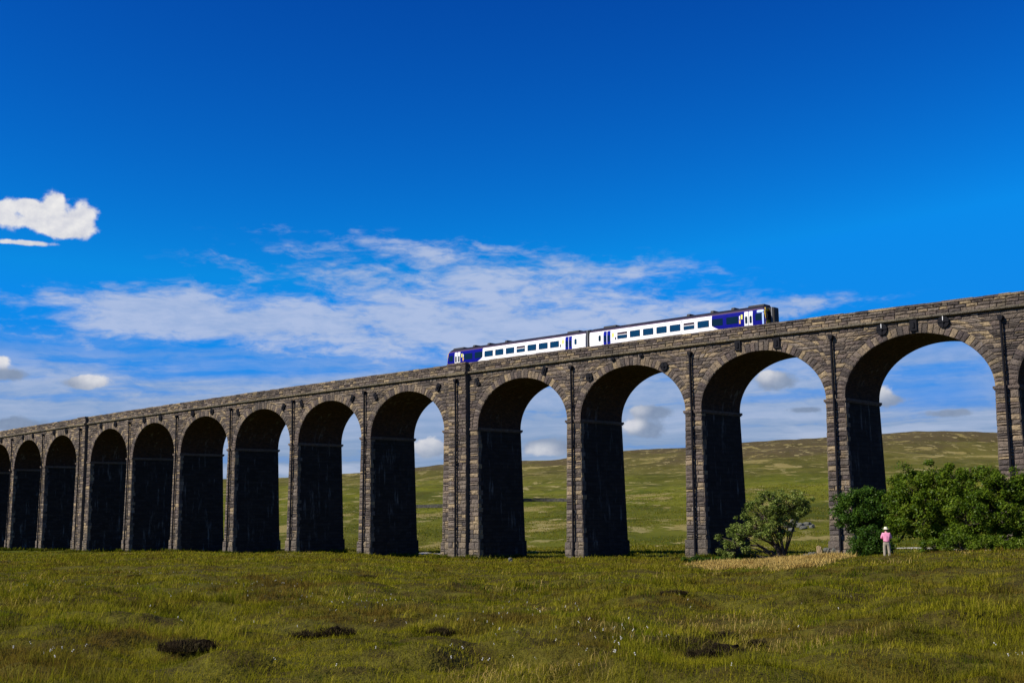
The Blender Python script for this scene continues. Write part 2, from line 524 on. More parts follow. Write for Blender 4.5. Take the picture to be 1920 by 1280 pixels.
def ground_mat():
    m, nt, b = new_mat("moorland", 0.95, 0.05)
    co = objco(nt); x, y, z = sep(nt, co)
    rr = (x * x + y * y).pow(0.5)
    big = noise(nt, co, 0.012, 6, 0.6)
    mid = noise(nt, co, 0.06, 7, 0.68, 0.6)
    tus = noise(nt, co, 0.45, 6, 0.7)
    fine = noise(nt, co, 2.5, 6, 0.7)
    near = mixc(nt, smooth(noise(nt, co, 1.1, 5, 0.65), 0.36, 0.62), (0.048, 0.036, 0.009), (0.088, 0.080, 0.010))
    near = mixc(nt, smooth(fine, 0.46, 0.7) * 0.6, near, (0.026, 0.021, 0.006))
    patch = noise(nt, combine(nt, x * 0.035, y * 0.012, 0.0), 1.0, 10, 0.74, 0.6)
    green = mixc(nt, smooth(patch, 0.38, 0.60), (0.062, 0.078, 0.004), (0.148, 0.150, 0.012))
    green = mixc(nt, smooth(tus, 0.5, 0.72) * 0.6, green, (0.046, 0.056, 0.003))
    brown = mixc(nt, smooth(patch, 0.36, 0.62), (0.072, 0.064, 0.012), (0.115, 0.102, 0.022))
    heath = noise(nt, combine(nt, x * 0.006, y * 0.004, 2.0), 1.0, 6, 0.6, 0.5)
    brown = mixc(nt, smooth(z + (heath - 0.5) * 90.0, 44.0, 62.0) * 0.85, brown, mixc(nt, patch, (0.064, 0.046, 0.022), (0.092, 0.068, 0.034)))
    cloud_shade = noise(nt, combine(nt, x * 0.0035, y * 0.0022, 8.0), 1.0, 4, 0.5)
    green = mixc(nt, smooth(cloud_shade, 0.46, 0.60) * 0.45, green, (0.040, 0.044, 0.005))  # cloud shadow painted into the hillside green
    up = smooth(z + (big - 0.5) * 70.0, 2.0, 42.0)
    farc = mixc(nt, up, green, brown)
    mot = noise(nt, combine(nt, x * 0.30, y * 0.09, 2.0), 1.0, 8, 0.75)
    farc = mixc(nt, smooth(mot, 0.50, 0.64) * 0.6, farc, (0.050, 0.050, 0.004))
    dk = noise(nt, combine(nt, x * 0.035, y * 0.013, 7.0), 1.0, 9, 0.72, 0.8)
    farc = mixc(nt, smooth(dk, 0.54, 0.64) * 0.6, farc, (0.046, 0.042, 0.006))
    straw = noise(nt, combine(nt, x * 0.030, y * 0.016, 1.0), 1.0, 9, 0.70, 0.4)
    farc = mixc(nt, smooth(straw, 0.555, 0.60) * 0.85, farc, (0.23, 0.185, 0.062))
    straw2 = noise(nt, combine(nt, x * 0.10, y * 0.035, 4.0), 1.0, 6, 0.66)
    farc = mixc(nt, smooth(straw2, 0.575, 0.62) * smooth(big, 0.36, 0.55) * 0.85, farc, (0.29, 0.24, 0.10))
    col = mixc(nt, smooth(rr, 95.0, 175.0), near, farc)
    put(nt, b.inputs["Base Color"], col)
    bump(nt, b, tus * 1.0 + fine * 0.3, 0.8, 0.5)
    return m


M_GROUND = ground_mat()
ground = np_mesh("ground", V[:-1], FQ, M_GROUND, None, True)
tag(ground, "rolling moorland ground running to the far hills", None, None, "structure")

# ------------------------------------------------------------------ viaduct
via = thing("railway_viaduct", "long stone railway viaduct of tall round arches striding across the moor", "viaduct", fr(POS[4], DEPTH / 2, -6))
ORG = Vector(via.location)
FRW = fr


def fr(s, d, z):
    p = FRW(s, d, z); return (p[0] - ORG.x, p[1] - ORG.y, p[2])


via.location = (ORG.x, ORG.y, 0)
rr_ = random.Random(11)


def block(mb, q, dfun, prot=0.10, rough=0.06, gap=0.007, inset=0.05, depth_=0):
    """one rock-faced block: quad q of (s,z) corners, bottom-left first; its face stands proud of the joints"""
    cs, cz = sum(p[0] for p in q) / 4, sum(p[1] for p in q) / 4
    w = max(abs(q[1][0] - q[0][0]), abs(q[2][0] - q[3][0]), 0.05); h = max(abs(q[3][1] - q[0][1]), 0.05)
    outer, inner = [], []
    if h > .33 and depth_ < 1 and rr_.random() < .28:                    # two thin stones in one course
        k = rr_.uniform(.38, .62); mA = [(q[0][j] + (q[3][j] - q[0][j]) * k) for j in (0, 1)]; mB = [(q[1][j] + (q[2][j] - q[1][j]) * k) for j in (0, 1)]
        block(mb, [q[0], q[1], mB, mA], dfun, prot, rough, gap, inset, 1); block(mb, [mA, mB, q[2], q[3]], dfun, prot, rough, gap, inset, 1)
        return
    for (s, z) in q:
        ds, dz = cs - s, cz - z; L = math.hypot(ds, dz) + 1e-6
        o = (s + ds / L * gap, z + dz / L * gap)
        i = (s + ds * min(0.35, inset / w * 2) , z + dz * min(0.4, inset / h * 2))
        outer.append((*o, dfun(o[1]) + 0.03)); inner.append((*i, dfun(i[1]) - prot * rr_.uniform(0.35, 1.0)))
    c = (cs + rr_.uniform(-.2, .2) * w, cz + rr_.uniform(-.2, .2) * h, dfun(cz) - prot - rr_.uniform(0, rough))
    vs = [(a, d, b) for a, b, d in outer + inner + [c]]
    mb.add(vs, [[0, 1, 5, 4], [1, 2, 6, 5], [2, 3, 7, 6], [3, 0, 4, 7], [4, 5, 8], [5, 6, 8], [6, 7, 8], [7, 4, 8]])


def split(a, b, lo, hi):
    """cut a..b into block lengths"""
    out = [a]
    while b - out[-1] > hi * 1.25: out.append(out[-1] + rr_.uniform(lo, hi))
    out.append(b); return out


def course_list(z0, z1, lo, hi):
    zs = split(z0, z1, lo, hi)
    return list(zip(zs[:-1], zs[1:]))


def face_uv(o, fn):
    """metric UVs for the pattern masonry: (run, height) per loop from local (s,d,z)"""
    me = o.data; uv = me.uv_layers.new(name="UVMap")
    for lp in me.loops: uv.data[lp.index].uv = fn[lp.vertex_index]


def sdz_mesh(name, verts, faces, mat, parent, uvs=None):
    o = np_mesh(name, [fr(*p) for p in verts], faces, mat, parent)
    if uvs is not None: face_uv(o, uvs)
    return o


Z_BOT = -9.0


def gz_at(s, d):
    p = FRW(s, d, 0); return tz(p[0], p[1])


def pier(i):
    hw = pw(i) / 2; c = POS[i]
    zb = gz_at(c, 0)
    pl = zb + 2.0                      # plinth top
    bot = zb - 2.5

    def half(z): return hw + (ZS - z) * BATS + (0.12 if z < pl else 0)
    def front(z): return -(ZS - z) * BAT - (0.12 if z < pl else 0)
    def back(z): return DEPTH + (ZS - z) * BAT + (0.12 if z < pl else 0)
    # core with metric pattern masonry on the sides and back
    vs, fs, uv = [], [], []
    levels = [bot, pl - 0.001, pl + 0.001, ZS]
    for fi, (cs0, cs1) in enumerate((((-1, 0), (1, 0)), ((1, 0), (1, 1)), ((1, 1), (-1, 1)), ((-1, 1), (-1, 0)))):
        n = len(vs)
        for z in levels:
            for k, (a, b) in enumerate((cs0, cs1)):
                s = c + a * (half(z) - 0.015); d = (back(z) if b else front(z) + 0.02)
                vs.append((s, d, z)); uv.append(((d if fi in (1, 3) else s) + i * 3.7, z))
        for l in range(len(levels) - 1):
            fs.append([n + 2 * l, n + 2 * l + 1, n + 2 * l + 3, n + 2 * l + 2])
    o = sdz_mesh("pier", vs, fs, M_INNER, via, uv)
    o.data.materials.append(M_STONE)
    # front face blocks and the quoins that turn the corners
    mb = MB(); mb_r = MB()
    zlist = course_list(max(bot, zb - .8), pl, .55, .75) + course_list(pl, ZS - 0.38, .40, .58)
    pil = (c - 1.5, c + 1.5) if i in KINGS else None
    for z0, z1 in zlist:
        h0, h1 = half(z0 + .001), half(z1 - .001)
        segs = [(-1, 1)] if not pil else [(-1, None), (None, 1)]
        for sg in range(len(segs)):
            if pil is None: L0, R0, L1, R1 = c - h0, c + h0, c - h1, c + h1
            elif sg == 0: L0, R0, L1, R1 = c - h0, pil[0], c - h1, pil[0]
            else: L0, R0, L1, R1 = pil[1], c + h0, pil[1], c + h1
            jl, jr = rr_.uniform(-.015, .05), rr_.uniform(-.015, .05)
            L0 -= jl; L1 -= jl; R0 += jr; R1 += jr
            cuts = split(0, 1, 0.6 / (R0 - L0), 1.25 / (R0 - L0))
            for a, b in zip(cuts[:-1], cuts[1:]):
                block(mb_r if sg else mb, [(L0 + (R0 - L0) * a, z0), (L0 + (R0 - L0) * b, z0), (L1 + (R1 - L1) * b, z1), (L1 + (R1 - L1) * a, z1)], front, .08, .07)
        # quoin returns on both flanks
        for sgn in (-1, 1):
            ln = rr_.uniform(.35, .8); e0, e1 = c + sgn * (h0 + rr_.uniform(.01, .06)), c + sgn * (h1 + rr_.uniform(.01, .06))
            f0, f1 = front(z0 + .001), front(z1 - .001)
            g = 0.012
            a = [(e0, f0, z0 + g), (e0, f0 + ln, z0 + g), (e1, f1 + ln, z1 - g), (e1, f1, z1 - g)]
            k0 = [(c + sgn * (h0 - .06), f0, z0 + g), (c + sgn * (h0 - .06), f0 + ln, z0 + g), (c + sgn * (h1 - .06), f1 + ln, z1 - g), (c + sgn * (h1 - .06), f1, z1 - g)]
            (mb_r if pil and sgn > 0 else mb).add(a + k0, [[0, 1, 2, 3], [0, 1, 5, 4], [1, 2, 6, 5], [2, 3, 7, 6], [3, 0, 4, 7]])
    mb.build("block_facing", M_STONE, o, fn=fr)
    if pil: mb_r.build("block_facing", M_STONE, o, fn=fr)
    # impost
    im = MB()
    z0, z1 = ZS - 0.36, ZS
    im.box(c - hw - .17, c + hw + .17, -.20, DEPTH + .2, z0 + .12, z1)
    im.box(c - hw - .09, c + hw + .09, -.12, DEPTH + .12, z0, z0 + .118)
    im.build("impost", M_STONE, o, fn=fr)
    return o


COURSES = course_list(ZS, Z_STR0, .34, .48)


def ell(a, b, t): return a * math.cos(t), b * math.sin(t)


def bay(i):
    """arch, vault and spandrel walls between pier i and pier i+1"""
    s0, s1 = POS[i] + pw(i) / 2, POS[i + 1] - pw(i + 1) / 2
    c, a = (s0 + s1) / 2, (s1 - s0) / 2
    n = 48
    T = [math.pi * k / n for k in range(n + 1)]
    # vault (intrados) with faces through the whole depth
    vs, fs, uv = [], [], []
    run = 0; prev = None
    for t in T:
        x, z = ell(a, RISE, t)
        if prev: run += math.hypot(x - prev[0], z - prev[1])
        prev = (x, z)
        for d in (0.02, DEPTH - .02):
            vs.append((c + x, d, ZS + z)); uv.append((d, run))
    for k in range(n): fs.append([2 * k, 2 * k + 1, 2 * k + 3, 2 * k + 2])
    vault = sdz_mesh("arch_vault", vs, fs, M_VAULT, via, uv)
    # voussoir ring
    mb = MB(); nv = 43
    ts = [0.0]
    for k in range(nv): ts.append(ts[-1] + rr_.uniform(.8, 1.2))
    ts = [t / ts[-1] * math.pi for t in ts]
    for k in range(nv):
        ex = RING + rr_.uniform(-.10, .10)
        (xa, za), (xb, zb) = ell(a - .02, RISE - .02, ts[k]), ell(a - .02, RISE - .02, ts[k + 1])
        (xc, zc), (xd, zd) = ell(a + ex, RISE + ex, ts[k + 1]), ell(a + ex, RISE + ex, ts[k])
        lim = lambda x: max(POS[i] + .02 - c, min(POS[i + 1] - .02 - c, x)) if False else x
        q = [(c + xa, ZS + za), (c + xb, ZS + zb), (c + lim(xc), ZS + zc), (c + lim(xd), ZS + zd)]
        block(mb, q, lambda z: -0.02, .065, .04, .006, .04, 1)
    mb.build("arch_ring", M_STONE, via, fn=fr)
    # spandrel: backing sheets front and back, then coursed blocks in front
    vs, fs, uv, mi = [], [], [], []
    for d in (0.02, DEPTH - .02):
        n0 = len(vs)
        xs = [(POS[i] - c, 0.0)] + [ell(a, RISE, t) for t in reversed(T)] + [(POS[i + 1] - c, 0.0)]
        for x, z in xs:
            vs += [(c + x, d, ZS + z), (c + x, d, Z_STR0 + .1)]; uv += [(c + x, ZS + z), (c + x, Z_STR0 + .1)]
        for k in range(len(xs) - 1): fs.append([n0 + 2 * k, n0 + 2 * k + 2, n0 + 2 * k + 3, n0 + 2 * k + 1]); mi.append(0 if d < 1 else 1)
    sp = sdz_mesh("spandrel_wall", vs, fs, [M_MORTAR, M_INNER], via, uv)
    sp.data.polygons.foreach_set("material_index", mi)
    mb = MB()
    ao, bo = a + RING - .02, RISE + RING - .02

    def xe(z):
        u = (z - ZS) / bo
        return ao * math.sqrt(1 - u * u) if u < 1 else 0.0
    pl0 = POS[i] + (1.5 if i in KINGS else 0); pl1 = POS[i + 1] - (1.5 if (i + 1) in KINGS else 0)
    for z0, z1 in COURSES:
        e0, e1 = xe(z0), xe(z1)
        if e1 > 0:
            rows = [(pl0, pl0, c - e0, c - e1), (c + e0, c + e1, pl1, pl1)]
        else:
            rows = [(pl0, pl0, pl1, pl1)]
        for (L0, L1, R0, R1) in rows:
            if max(R0 - L0, R1 - L1) < .12: continue
            ml = min(L0, L1); mr = max(R0, R1)
            cuts = split(0, 1, .5 / max(.3, mr - ml), 1.15 / max(.3, mr - ml))
            for p, q in zip(cuts[:-1], cuts[1:]):
                A0, B0 = L0 + max(0, R0 - L0) * p, L0 + max(0, R0 - L0) * q
                A1, B1 = L1 + max(0, R1 - L1) * p, L1 + max(0, R1 - L1) * q
                block(mb, [(A0, z0), (B0, z0), (B1, z1), (A1, z1)], lambda z: 0.0, .065, .06)
    mb.build("block_facing", M_STONE, sp, fn=fr)
    return c


for i_ in range(P_FIRST, P_LAST + 1): pier(i_)
BAYC = {}
for i_ in range(P_FIRST, P_LAST): BAYC[i_] = bay(i_)

S0, S1 = POS[P_FIRST] - 3, POS[P_LAST] + 1


def stepped(mb, d0, d1, z0, z1, step=3.0):
    n = int((S1 - S0) / step)
    for k in range(n):
        a, b = S0 + (S1 - S0) * k / n, S0 + (S1 - S0) * (k + 1) / n
        mb.box(a, b, d0, d1, z0, z1)


# deck with ballast and two tracks between the parapets
mb = MB(); stepped(mb, 0.5, DEPTH - .5, 16.2, 16.72); mb.build("deck", M_BALLAST, via, fn=fr)
mb = MB()
for dc in (2.3, 5.4):
    for dr in (-.72, .72):
        stepped(mb, dc + dr - .035, dc + dr + .035, 16.86, 17.0)
mb.build("rail", plain("rail_steel", (.12, .09, .07), .5, .5), via, fn=fr)
mb = MB(); k_ = S0
while k_ < S1:
    for dc in (2.3, 5.4): mb.box(k_, k_ + .25, dc - 1.25, dc + 1.25, 16.724, 16.86)
    k_ += .75
mb.build("sleeper", plain("sleeper_timber", (.06, .05, .04), .9, .1), via, fn=fr)

for side in (0, 1):
    sg = 1 if side == 0 else -1
    D0 = 0 if side == 0 else DEPTH

    def dd(d): return D0 + sg * d
    core = MB()
    n_ = int((S1 - S0) / 3)
    for k in range(n_):
        a, b = S0 + (S1 - S0) * k / n_, S0 + (S1 - S0) * (k + 1) / n_
        core.box(a, b, min(dd(.02), dd(.5)), max(dd(.02), dd(.5)), Z_STR0, Z_PAR)
    par = core.build("parapet", M_PARAPET, via, fn=fr)
    mb = MB()
    if side == 0:
        for z0, z1 in course_list(Z_STR1, Z_PAR, .28, .36):
            cuts = split(S0, S1, .55, 1.5)
            for a, b in zip(cuts[:-1], cuts[1:]): block(mb, [(a, z0), (b, z0), (b, z1), (a, z1)], lambda z: -0.02, .07, .06)
        mb.build("block_facing", M_PARAPET, par, fn=fr)
    mb = MB(); cuts = split(S0, S1, .8, 1.5)
    for a, b in zip(cuts[:-1], cuts[1:]):
        j = rr_.uniform(-.02, .02); h = rr_.uniform(-.03, .03)
        mb.box(a + .006, b - .006, min(dd(-.14 + j), dd(.56)), max(dd(-.14 + j), dd(.56)), Z_PAR + .003, Z_COP + h)
    mb.build("coping", M_PARAPET, par, fn=fr)
    mb = MB(); cuts = split(S0, S1, 1.0, 1.8)
    for a, b in zip(cuts[:-1], cuts[1:]):
        j = rr_.uniform(-.02, .02)
        pr = [(-.02, Z_STR0), (-.20 + j, Z_STR0 + .05), (-.34 + j, Z_STR0 + .12), (-.36 + j, Z_STR1 - .06), (-.30 + j, Z_STR1), (-.02, Z_STR1 + .02)]
        n0 = len(pr)
        mb.add([(a + .006, dd(d), z) for d, z in pr] + [(b - .006, dd(d), z) for d, z in pr],
               [[k, (k + 1) % n0, (k + 1) % n0 + n0, k + n0] for k in range(n0)] + [list(range(n0)), list(range(2 * n0 - 1, n0 - 1, -1))])
    mb.build("string_course", M_STRING, via, fn=fr)

# pilasters of the king piers, through spandrel and parapet
for i_ in KINGS[0:]:
    c = POS[i_]; zb = gz_at(c, 0)
    PR = 0.55

    def pf(z): return -max(0, (ZS - z)) * BAT - PR
    core = MB()
    for z0, z1 in ((zb - 2, ZS), (ZS, Z_COP - .02)):
        core.add([(c - 1.49, pf(z0) + .03, z0), (c + 1.49, pf(z0) + .03, z0), (c + 1.49, .3, z0), (c - 1.49, .3, z0), (c - 1.49, pf(z1) + .03, z1), (c + 1.49, pf(z1) + .03, z1), (c + 1.49, .3, z1), (c - 1.49, .3, z1)],
                 [[0, 1, 5, 4], [1, 2, 6, 5], [3, 0, 4, 7], [4, 5, 6, 7]])
    p = core.build("pilaster", M_MORTAR, via, fn=fr)
    mb = MB()
    for z0, z1 in course_list(zb - .8, zb + 3.0, .55, .75) + course_list(zb + 3.0, Z_PAR, .38, .52):
        cuts = split(c - 1.5 - rr_.uniform(0, .03), c + 1.5 + rr_.uniform(0, .03), .6, 1.2)
        for a, b in zip(cuts[:-1], cuts[1:]): block(mb, [(a, z0), (b, z0), (b, z1), (a, z1)], pf, .08, .07)
    mb.build("block_facing", M_STONE, p, fn=fr)
    mb = MB(); mb.box(c - 1.6, c + 1.6, -PR - .16, .58, Z_PAR + .01, Z_COP + .03); mb.build("cap", M_PARAPET, p, fn=fr)
    mb = MB(); mb.box(c - 1.6, c + 1.6, -PR - .30, -.02, Z_STR0 - .01, Z_STR1 + .005); mb.build("string_block", M_STRING, p, fn=fr)

# cast-iron downpipes
for i_ in range(P_FIRST, P_LAST + 1):
    c = POS[i_]; zb = gz_at(c, 0); off = -.30 if i_ not in KINGS else -.86
    pts = [(c, off - .02, 16.05), (c, off, ZS)] + [(c, off - (ZS - z) * BAT, z) for z in (5.0, 0.0, zb - .3)]
    mb = MB(); mb.tube([fr(*p) for p in pts], .12, 8)
    for z in (13.2, 9.2, 6.2, 3.2, .2): mb.tube([fr(c, off - max(0, ZS - z) * BAT, z + e) for e in (0, .16)], .14, 8)
    dp = mb.build("downpipe", M_IRON, via)
    mb = MB(); mb.prism([(c - .12, 15.95), (c + .12, 15.95), (c + .22, 16.2), (c + .22, 16.36), (c - .22, 16.36), (c - .22, 16.2)], off - .2, off + .22)
    mb.build("hopper", M_IRON, dp, fn=fr)

# tie plates of the strengthening rods
PLATES = [('cross', 10.82, 16.36), ('square', 7.8, 16.42), ('cross', 5.04, 16.42), ('square', 26.08, 16.44), ('square', 21.7, 16.24), ('dot', 41.8, 16.52), ('dot', 38.0, 16.56), ('disc', 45.13, 14.87),
          ('disc', 35.08, 15.14), ('rect', 62.42, 15.8), ('rect', 51.74, 16.19), ('rect', 81.24, 15.5), ('rect', 69.32, 15.71), ('rect', 97.37, 15.78), ('rect', 86.09, 15.59), ('rect', 113.33, 15.6),
          ('rect', 101.7, 15.56), ('disc', 126.3, 16.32), ('disc', 120.63, 16.25), ('disc', 141.95, 16.3), ('disc', 136.45, 16.3), ('disc', 157.83, 16.3), ('disc', 152.31, 16.3), ('disc', 177.8, 16.3), ('disc', 172.26, 16.3),
          ('disc', 193.09, 16.3), ('disc', 188.04, 16.3), ('disc', 204.88, 16.3)]
for kind, s, z in PLATES:
    mb = MB(); F0 = -.26
    if kind in ('cross', 'disc', 'dot'):
        rad = {'cross': .53, 'disc': .46, 'dot': .24}[kind]
        poly = [(s + rad * math.cos(2 * math.pi * k / 20), z + rad * math.sin(2 * math.pi * k / 20)) for k in range(20)]
        mb.prism(poly, F0, .05)
        poly2 = [(s + .11 * math.cos(2 * math.pi * k / 10), z + .11 * math.sin(2 * math.pi * k / 10)) for k in range(10)]
        mb.prism(poly2, F0 - .12, F0 + .01)
        if kind != 'dot':
            for w, h in ((rad * .93, .035), (.035, rad * .93)): mb.box(s - w, s + w, F0 - .06, F0 + .01, z - h, z + h)
    else:
        w, h = (.33, .52) if kind == 'square' else (.28, .48)
        bc = min(BAYC.values(), key=lambda q: abs(q - s))
        tilt = 0 if kind == 'square' else max(-.5, min(.5, (s - bc) / 11.0))
        ct, st = math.cos(tilt), math.sin(tilt)
        rot = lambda x, y: (s + x * ct + y * st, z - x * st + y * ct)
        mb.prism([rot(-w, -h), rot(w, -h), rot(w, h), rot(-w, h)], F0, .05)
        mb.prism([rot(-.1, -h * .5), rot(.1, -h * .5), rot(.1, h * .5), rot(-.1, h * .5)], F0 - .1, F0 + .01)
    tp = mb.build("tie_plate", M_IRON, via, fn=fr)
    if kind == 'cross':
        mb = MB(); mb.box(s - .03, s + .03, F0 - .075, F0 - .05, z + .12, z + .5); mb.build("painted_mark", M_WHITE, tp, fn=fr)
# ------------------------------------------------------------------ the train
T_DC, T_RAIL = 2.30, 17.0
_t0 = FRW(46.0, T_DC, 0)
train = thing("passenger_train", "two-carriage white and dark blue passenger train crossing the top of the viaduct", "train", (_t0[0], _t0[1], T_RAIL))


def frt(s, d, z):
    p = FRW(s, d, 0); return (p[0] - _t0[0], p[1] - _t0[1], z)


def livery_mat():
    m, nt, b = new_mat("carriage_paint", 0.6, 0.04)
    uvn = nt.nodes.new("ShaderNodeUVMap"); u, v, w = sep(nt, S(nt, uvn.outputs[0]))
    edge = u + smooth(v * -1.0, -2.05, -1.15) * 1.25 + smooth(v * -1.0, -1.6, -1.0) * 0.5
    blue = edge._m("LESS_THAN", 6.28)
    col = mixc(nt, blue, (0.83, 0.83, 0.84), (0.003, 0.005, 0.19))
    col = mixc(nt, v._m("GREATER_THAN", 3.03), col, (0.085, 0.055, 0.10))
    col = mixc(nt, v._m("GREATER_THAN", 3.17), col, (0.020, 0.020, 0.032))
    col = mixc(nt, v._m("LESS_THAN", 1.02), col, (0.03, 0.03, 0.035))
    n = noise(nt, objco(nt), 1.4, 6)
    col = mixc(nt, smooth(n, 0.5, 0.8) * (blue * -0.9 + 1.0) * 0.16, col, (0.30, 0.27, 0.23))
    put(nt, b.inputs["Base Color"], col)
    return m


M_LIV = livery_mat()
M_GLASS = plain("tinted_glass", (0.004, 0.032, 0.078), 0.08, 0.5, 0.35, 2.5)
M_DGLASS = plain("dark_glass", (0.004, 0.012, 0.018), 0.08, 0.5, 0.3, 2.5)
M_BLUE = plain("blue_door_paint", (0.004, 0.010, 0.25), 0.6, 0.04, 0.05)
M_BLACK = plain("black_rubber", (0.012, 0.012, 0.014), 0.6, 0.3, 0.2)
M_GREY = plain("grey_metal", (0.22, 0.22, 0.23), 0.45, 0.4, 0.1)
M_YEL = plain("warning_yellow", (0.55, 0.36, 0.02), 0.35, 0.5, 0.06)
M_NOTE = plain("yellow_notice", (0.72, 0.70, 0.08), 0.5, 0.4, 0.1)
M_ORN = plain("orange_notice", (0.70, 0.42, 0.10), 0.5, 0.4, 0.1)
M_VENT = plain("hopper_glass", (0.035, 0.012, 0.014), 0.2, 0.5, 0.2)
M_PALE = plain("pale_blue_graphic", (0.34, 0.48, 0.80), 0.35, 0.5, 0.1)
PROF = [(1.28, .72), (1.36, 1.05), (1.375, 1.9), (1.355, 2.5), (1.31, 2.9), (1.24, 3.1), (1.04, 3.30), (.72, 3.46), (.38, 3.55), (0, 3.58)]
PROF = PROF + [(-y, z) for y, z in PROF[-2::-1]]


def side_y(z):
    zs = [p[1] for p in PROF[:10]]; return float(np.interp(z, zs, [p[0] for p in PROF[:10]]))


def carriage(s0, sgn, n_hop, label):
    """nose at s0, running to the inner end; sgn +1 runs to larger s"""
    L = 22.4

    def fn(x, y, z): return frt(s0 + sgn * x, T_DC + y, z)
    st = [0.0, .10, .30, .6] + list(np.linspace(1.4, L, 16))
    vs, uv = [], []
    for x in st:
        k = 1.0 - 0.10 * max(0, (0.6 - x) / 0.6) ** 2
        rake = lambda z: 0.24 * max(0, (z - 1.9) / 1.9) * max(0, 1 - x / 0.6)
        for (y, z) in PROF:
            zz = z if z < 3.0 else 3.0 + (z - 3.0) * (1 - .45 * max(0, (0.3 - x) / .3))
            vs.append((x + rake(zz), y * k, zz)); uv.append((x, z))
    m = len(PROF); fs = []
    for i in range(len(st) - 1):
        for j in range(m - 1): fs.append([i * m + j, i * m + j + 1, (i + 1) * m + j + 1, (i + 1) * m + j])
        fs.append([i * m + m - 1, i * m, (i + 1) * m, (i + 1) * m + m - 1])
    fs.append(list(range(m))); fs.append([(len(st) - 1) * m + j for j in range(m)][::-1])
    body = np_mesh("carriage", [fn(*p) for p in vs], fs, M_LIV, train)
    face_uv(body, uv)
    tag(body, label)

    def panel(name, x0, x1, z0, z1, mat, proud=.012, thick=.03, rad=.07, parent=None):
        """rounded flat panel on the near side"""
        zl = sorted(set([round(z0 + rad * (1 - math.cos(R(a))), 4) for a in (0, 30, 60, 90)] + [round(z1 - rad * (1 - math.cos(R(a))), 4) for a in (0, 30, 60, 90)]
                        + [z for z in np.linspace(z0 + rad, z1 - rad, 2 + int((z1 - z0) / .2))[1:-1]]))
        v, f = [], []
        for z in zl:
            e = max(0.0, max(z0 + rad - z, z - (z1 - rad))); ins = rad - math.sqrt(max(0, rad * rad - e * e))
            for q in (-proud, thick): v += [(x0 + ins, -side_y(z) + q, z), (x1 - ins, -side_y(z) + q, z)]
        for k in range(len(zl) - 1):
            a = 4 * k; f += [[a, a + 1, a + 5, a + 4], [a, a + 4, a + 6, a + 2], [a + 1, a + 3, a + 7, a + 5]]
        f += [[0, 2, 3, 1], [4 * len(zl) - 4, 4 * len(zl) - 3, 4 * len(zl) - 1, 4 * len(zl) - 2]]
        return np_mesh(name, [fn(*p) for p in v], f, mat, parent or body)
    wins = [(3.14, 4.52), (4.95, 6.25), (6.60, 8.02), (8.40, 9.76), (10.15, 11.52), (11.90, 13.24), (13.64, 15.02), (15.40, 16.78), (17.14, 18.50)]
    for k, (a, b) in enumerate(wins):
        fr_ = panel("window", a, b, 1.90, 2.63, M_BLACK if k > 1 else M_DGLASS, .010)
        if k in n_hop:
            panel("hopper_pane", a + .04, b - .04, 2.40, 2.60, M_VENT, .018, .03, .04, fr_)
            panel("hopper_bar", a + .02, b - .02, 2.315, 2.385, M_WHITE, .024, .03, .02, fr_)
            panel("pane", a + .04, b - .04, 1.93, 2.30, M_GLASS, .018, .03, .05, fr_)
        else:
            panel("pane", a + .04, b - .04, 1.93, 2.60, M_GLASS if k > 1 else M_DGLASS, .018, .03, .05, fr_)
    # outer (white) and inner (blue) door pairs, each of two leaves
    for (a, b, mat) in ((1.44, 2.40, M_WHITE), (19.45, 20.42, M_BLUE)):
        mid = (a + b) / 2
        for (c, d) in ((a, mid - .035), (mid + .035, b)):
            dr = panel("door_leaf", c, d, 1.06, 2.96, mat, .014, .03, .03)
            panel("door_window", (c + d) / 2 - .13, (c + d) / 2 + .13, 1.72, 2.48, M_DGLASS, .022, .03, .11, dr)
        panel("door_seal", mid - .03, mid + .03, 1.06, 2.96, M_NOTE if mat is M_WHITE else M_WHITE, .008, .03, .01) if False else panel("door_seal", mid - .03, mid + .03, 1.5, 2.5, M_WHITE if mat is M_BLUE else M_GREY, .016, .03, .01)
    panel("notice", 2.60, 2.80, 2.25, 2.72, M_NOTE, .014, .02, .02)
    panel("notice", 2.84, 3.02, 1.80, 2.20, M_ORN, .014, .02, .02)
    panel("notice", 2.88, 3.00, 2.26, 2.62, M_WHITE, .014, .02, .02)
    panel("notice", 18.98, 19.22, 2.2, 2.66, M_NOTE, .014, .02, .02)
    panel("equipment_hatch", 18.66, 18.82, 1.86, 2.16, M_BLACK, .014, .02, .05)
    panel("lavatory_window", 20.80, 21.12, 1.92, 2.58, M_GLASS if sgn < 0 else M_DGLASS, .014, .02, .12)
    panel("cab_window", .42, 1.12, 1.92, 2.62, M_DGLASS, .014, .02, .06)
    panel("side_marker_lamp", 9.98, 10.10, 2.84, 2.93, M_BLACK, .02, .02, .02)
    for x in (8.9, 12.4): panel("side_plate", x, x + .5, 2.90, 2.925, M_GREY, .012, .02, .008)
    if sgn > 0:
        panel("cab_graphic", .18, .95, 2.70, 2.96, M_PALE, .012, .02, .08)
        panel("cab_graphic", .16, .36, 1.20, 2.66, M_PALE, .012, .02, .08)
    # cab front: yellow panel, two windscreens and the corridor connection
    mb = MB(); mb.prism([(-1.24, 1.0), (1.24, 1.0), (1.24, 2.8), (1.0, 3.2), (-1.0, 3.2), (-1.24, 2.8)], 0, 1)
    yz = mb.v; mb.v = [(-0.05 + (0.24 * max(0, (z - 1.9) / 1.9)) + (.12 if y > .5 else 0), x, z) for (x, y, z) in yz]
    cf = mb.build("cab_front", M_YEL, body, fn=fn)
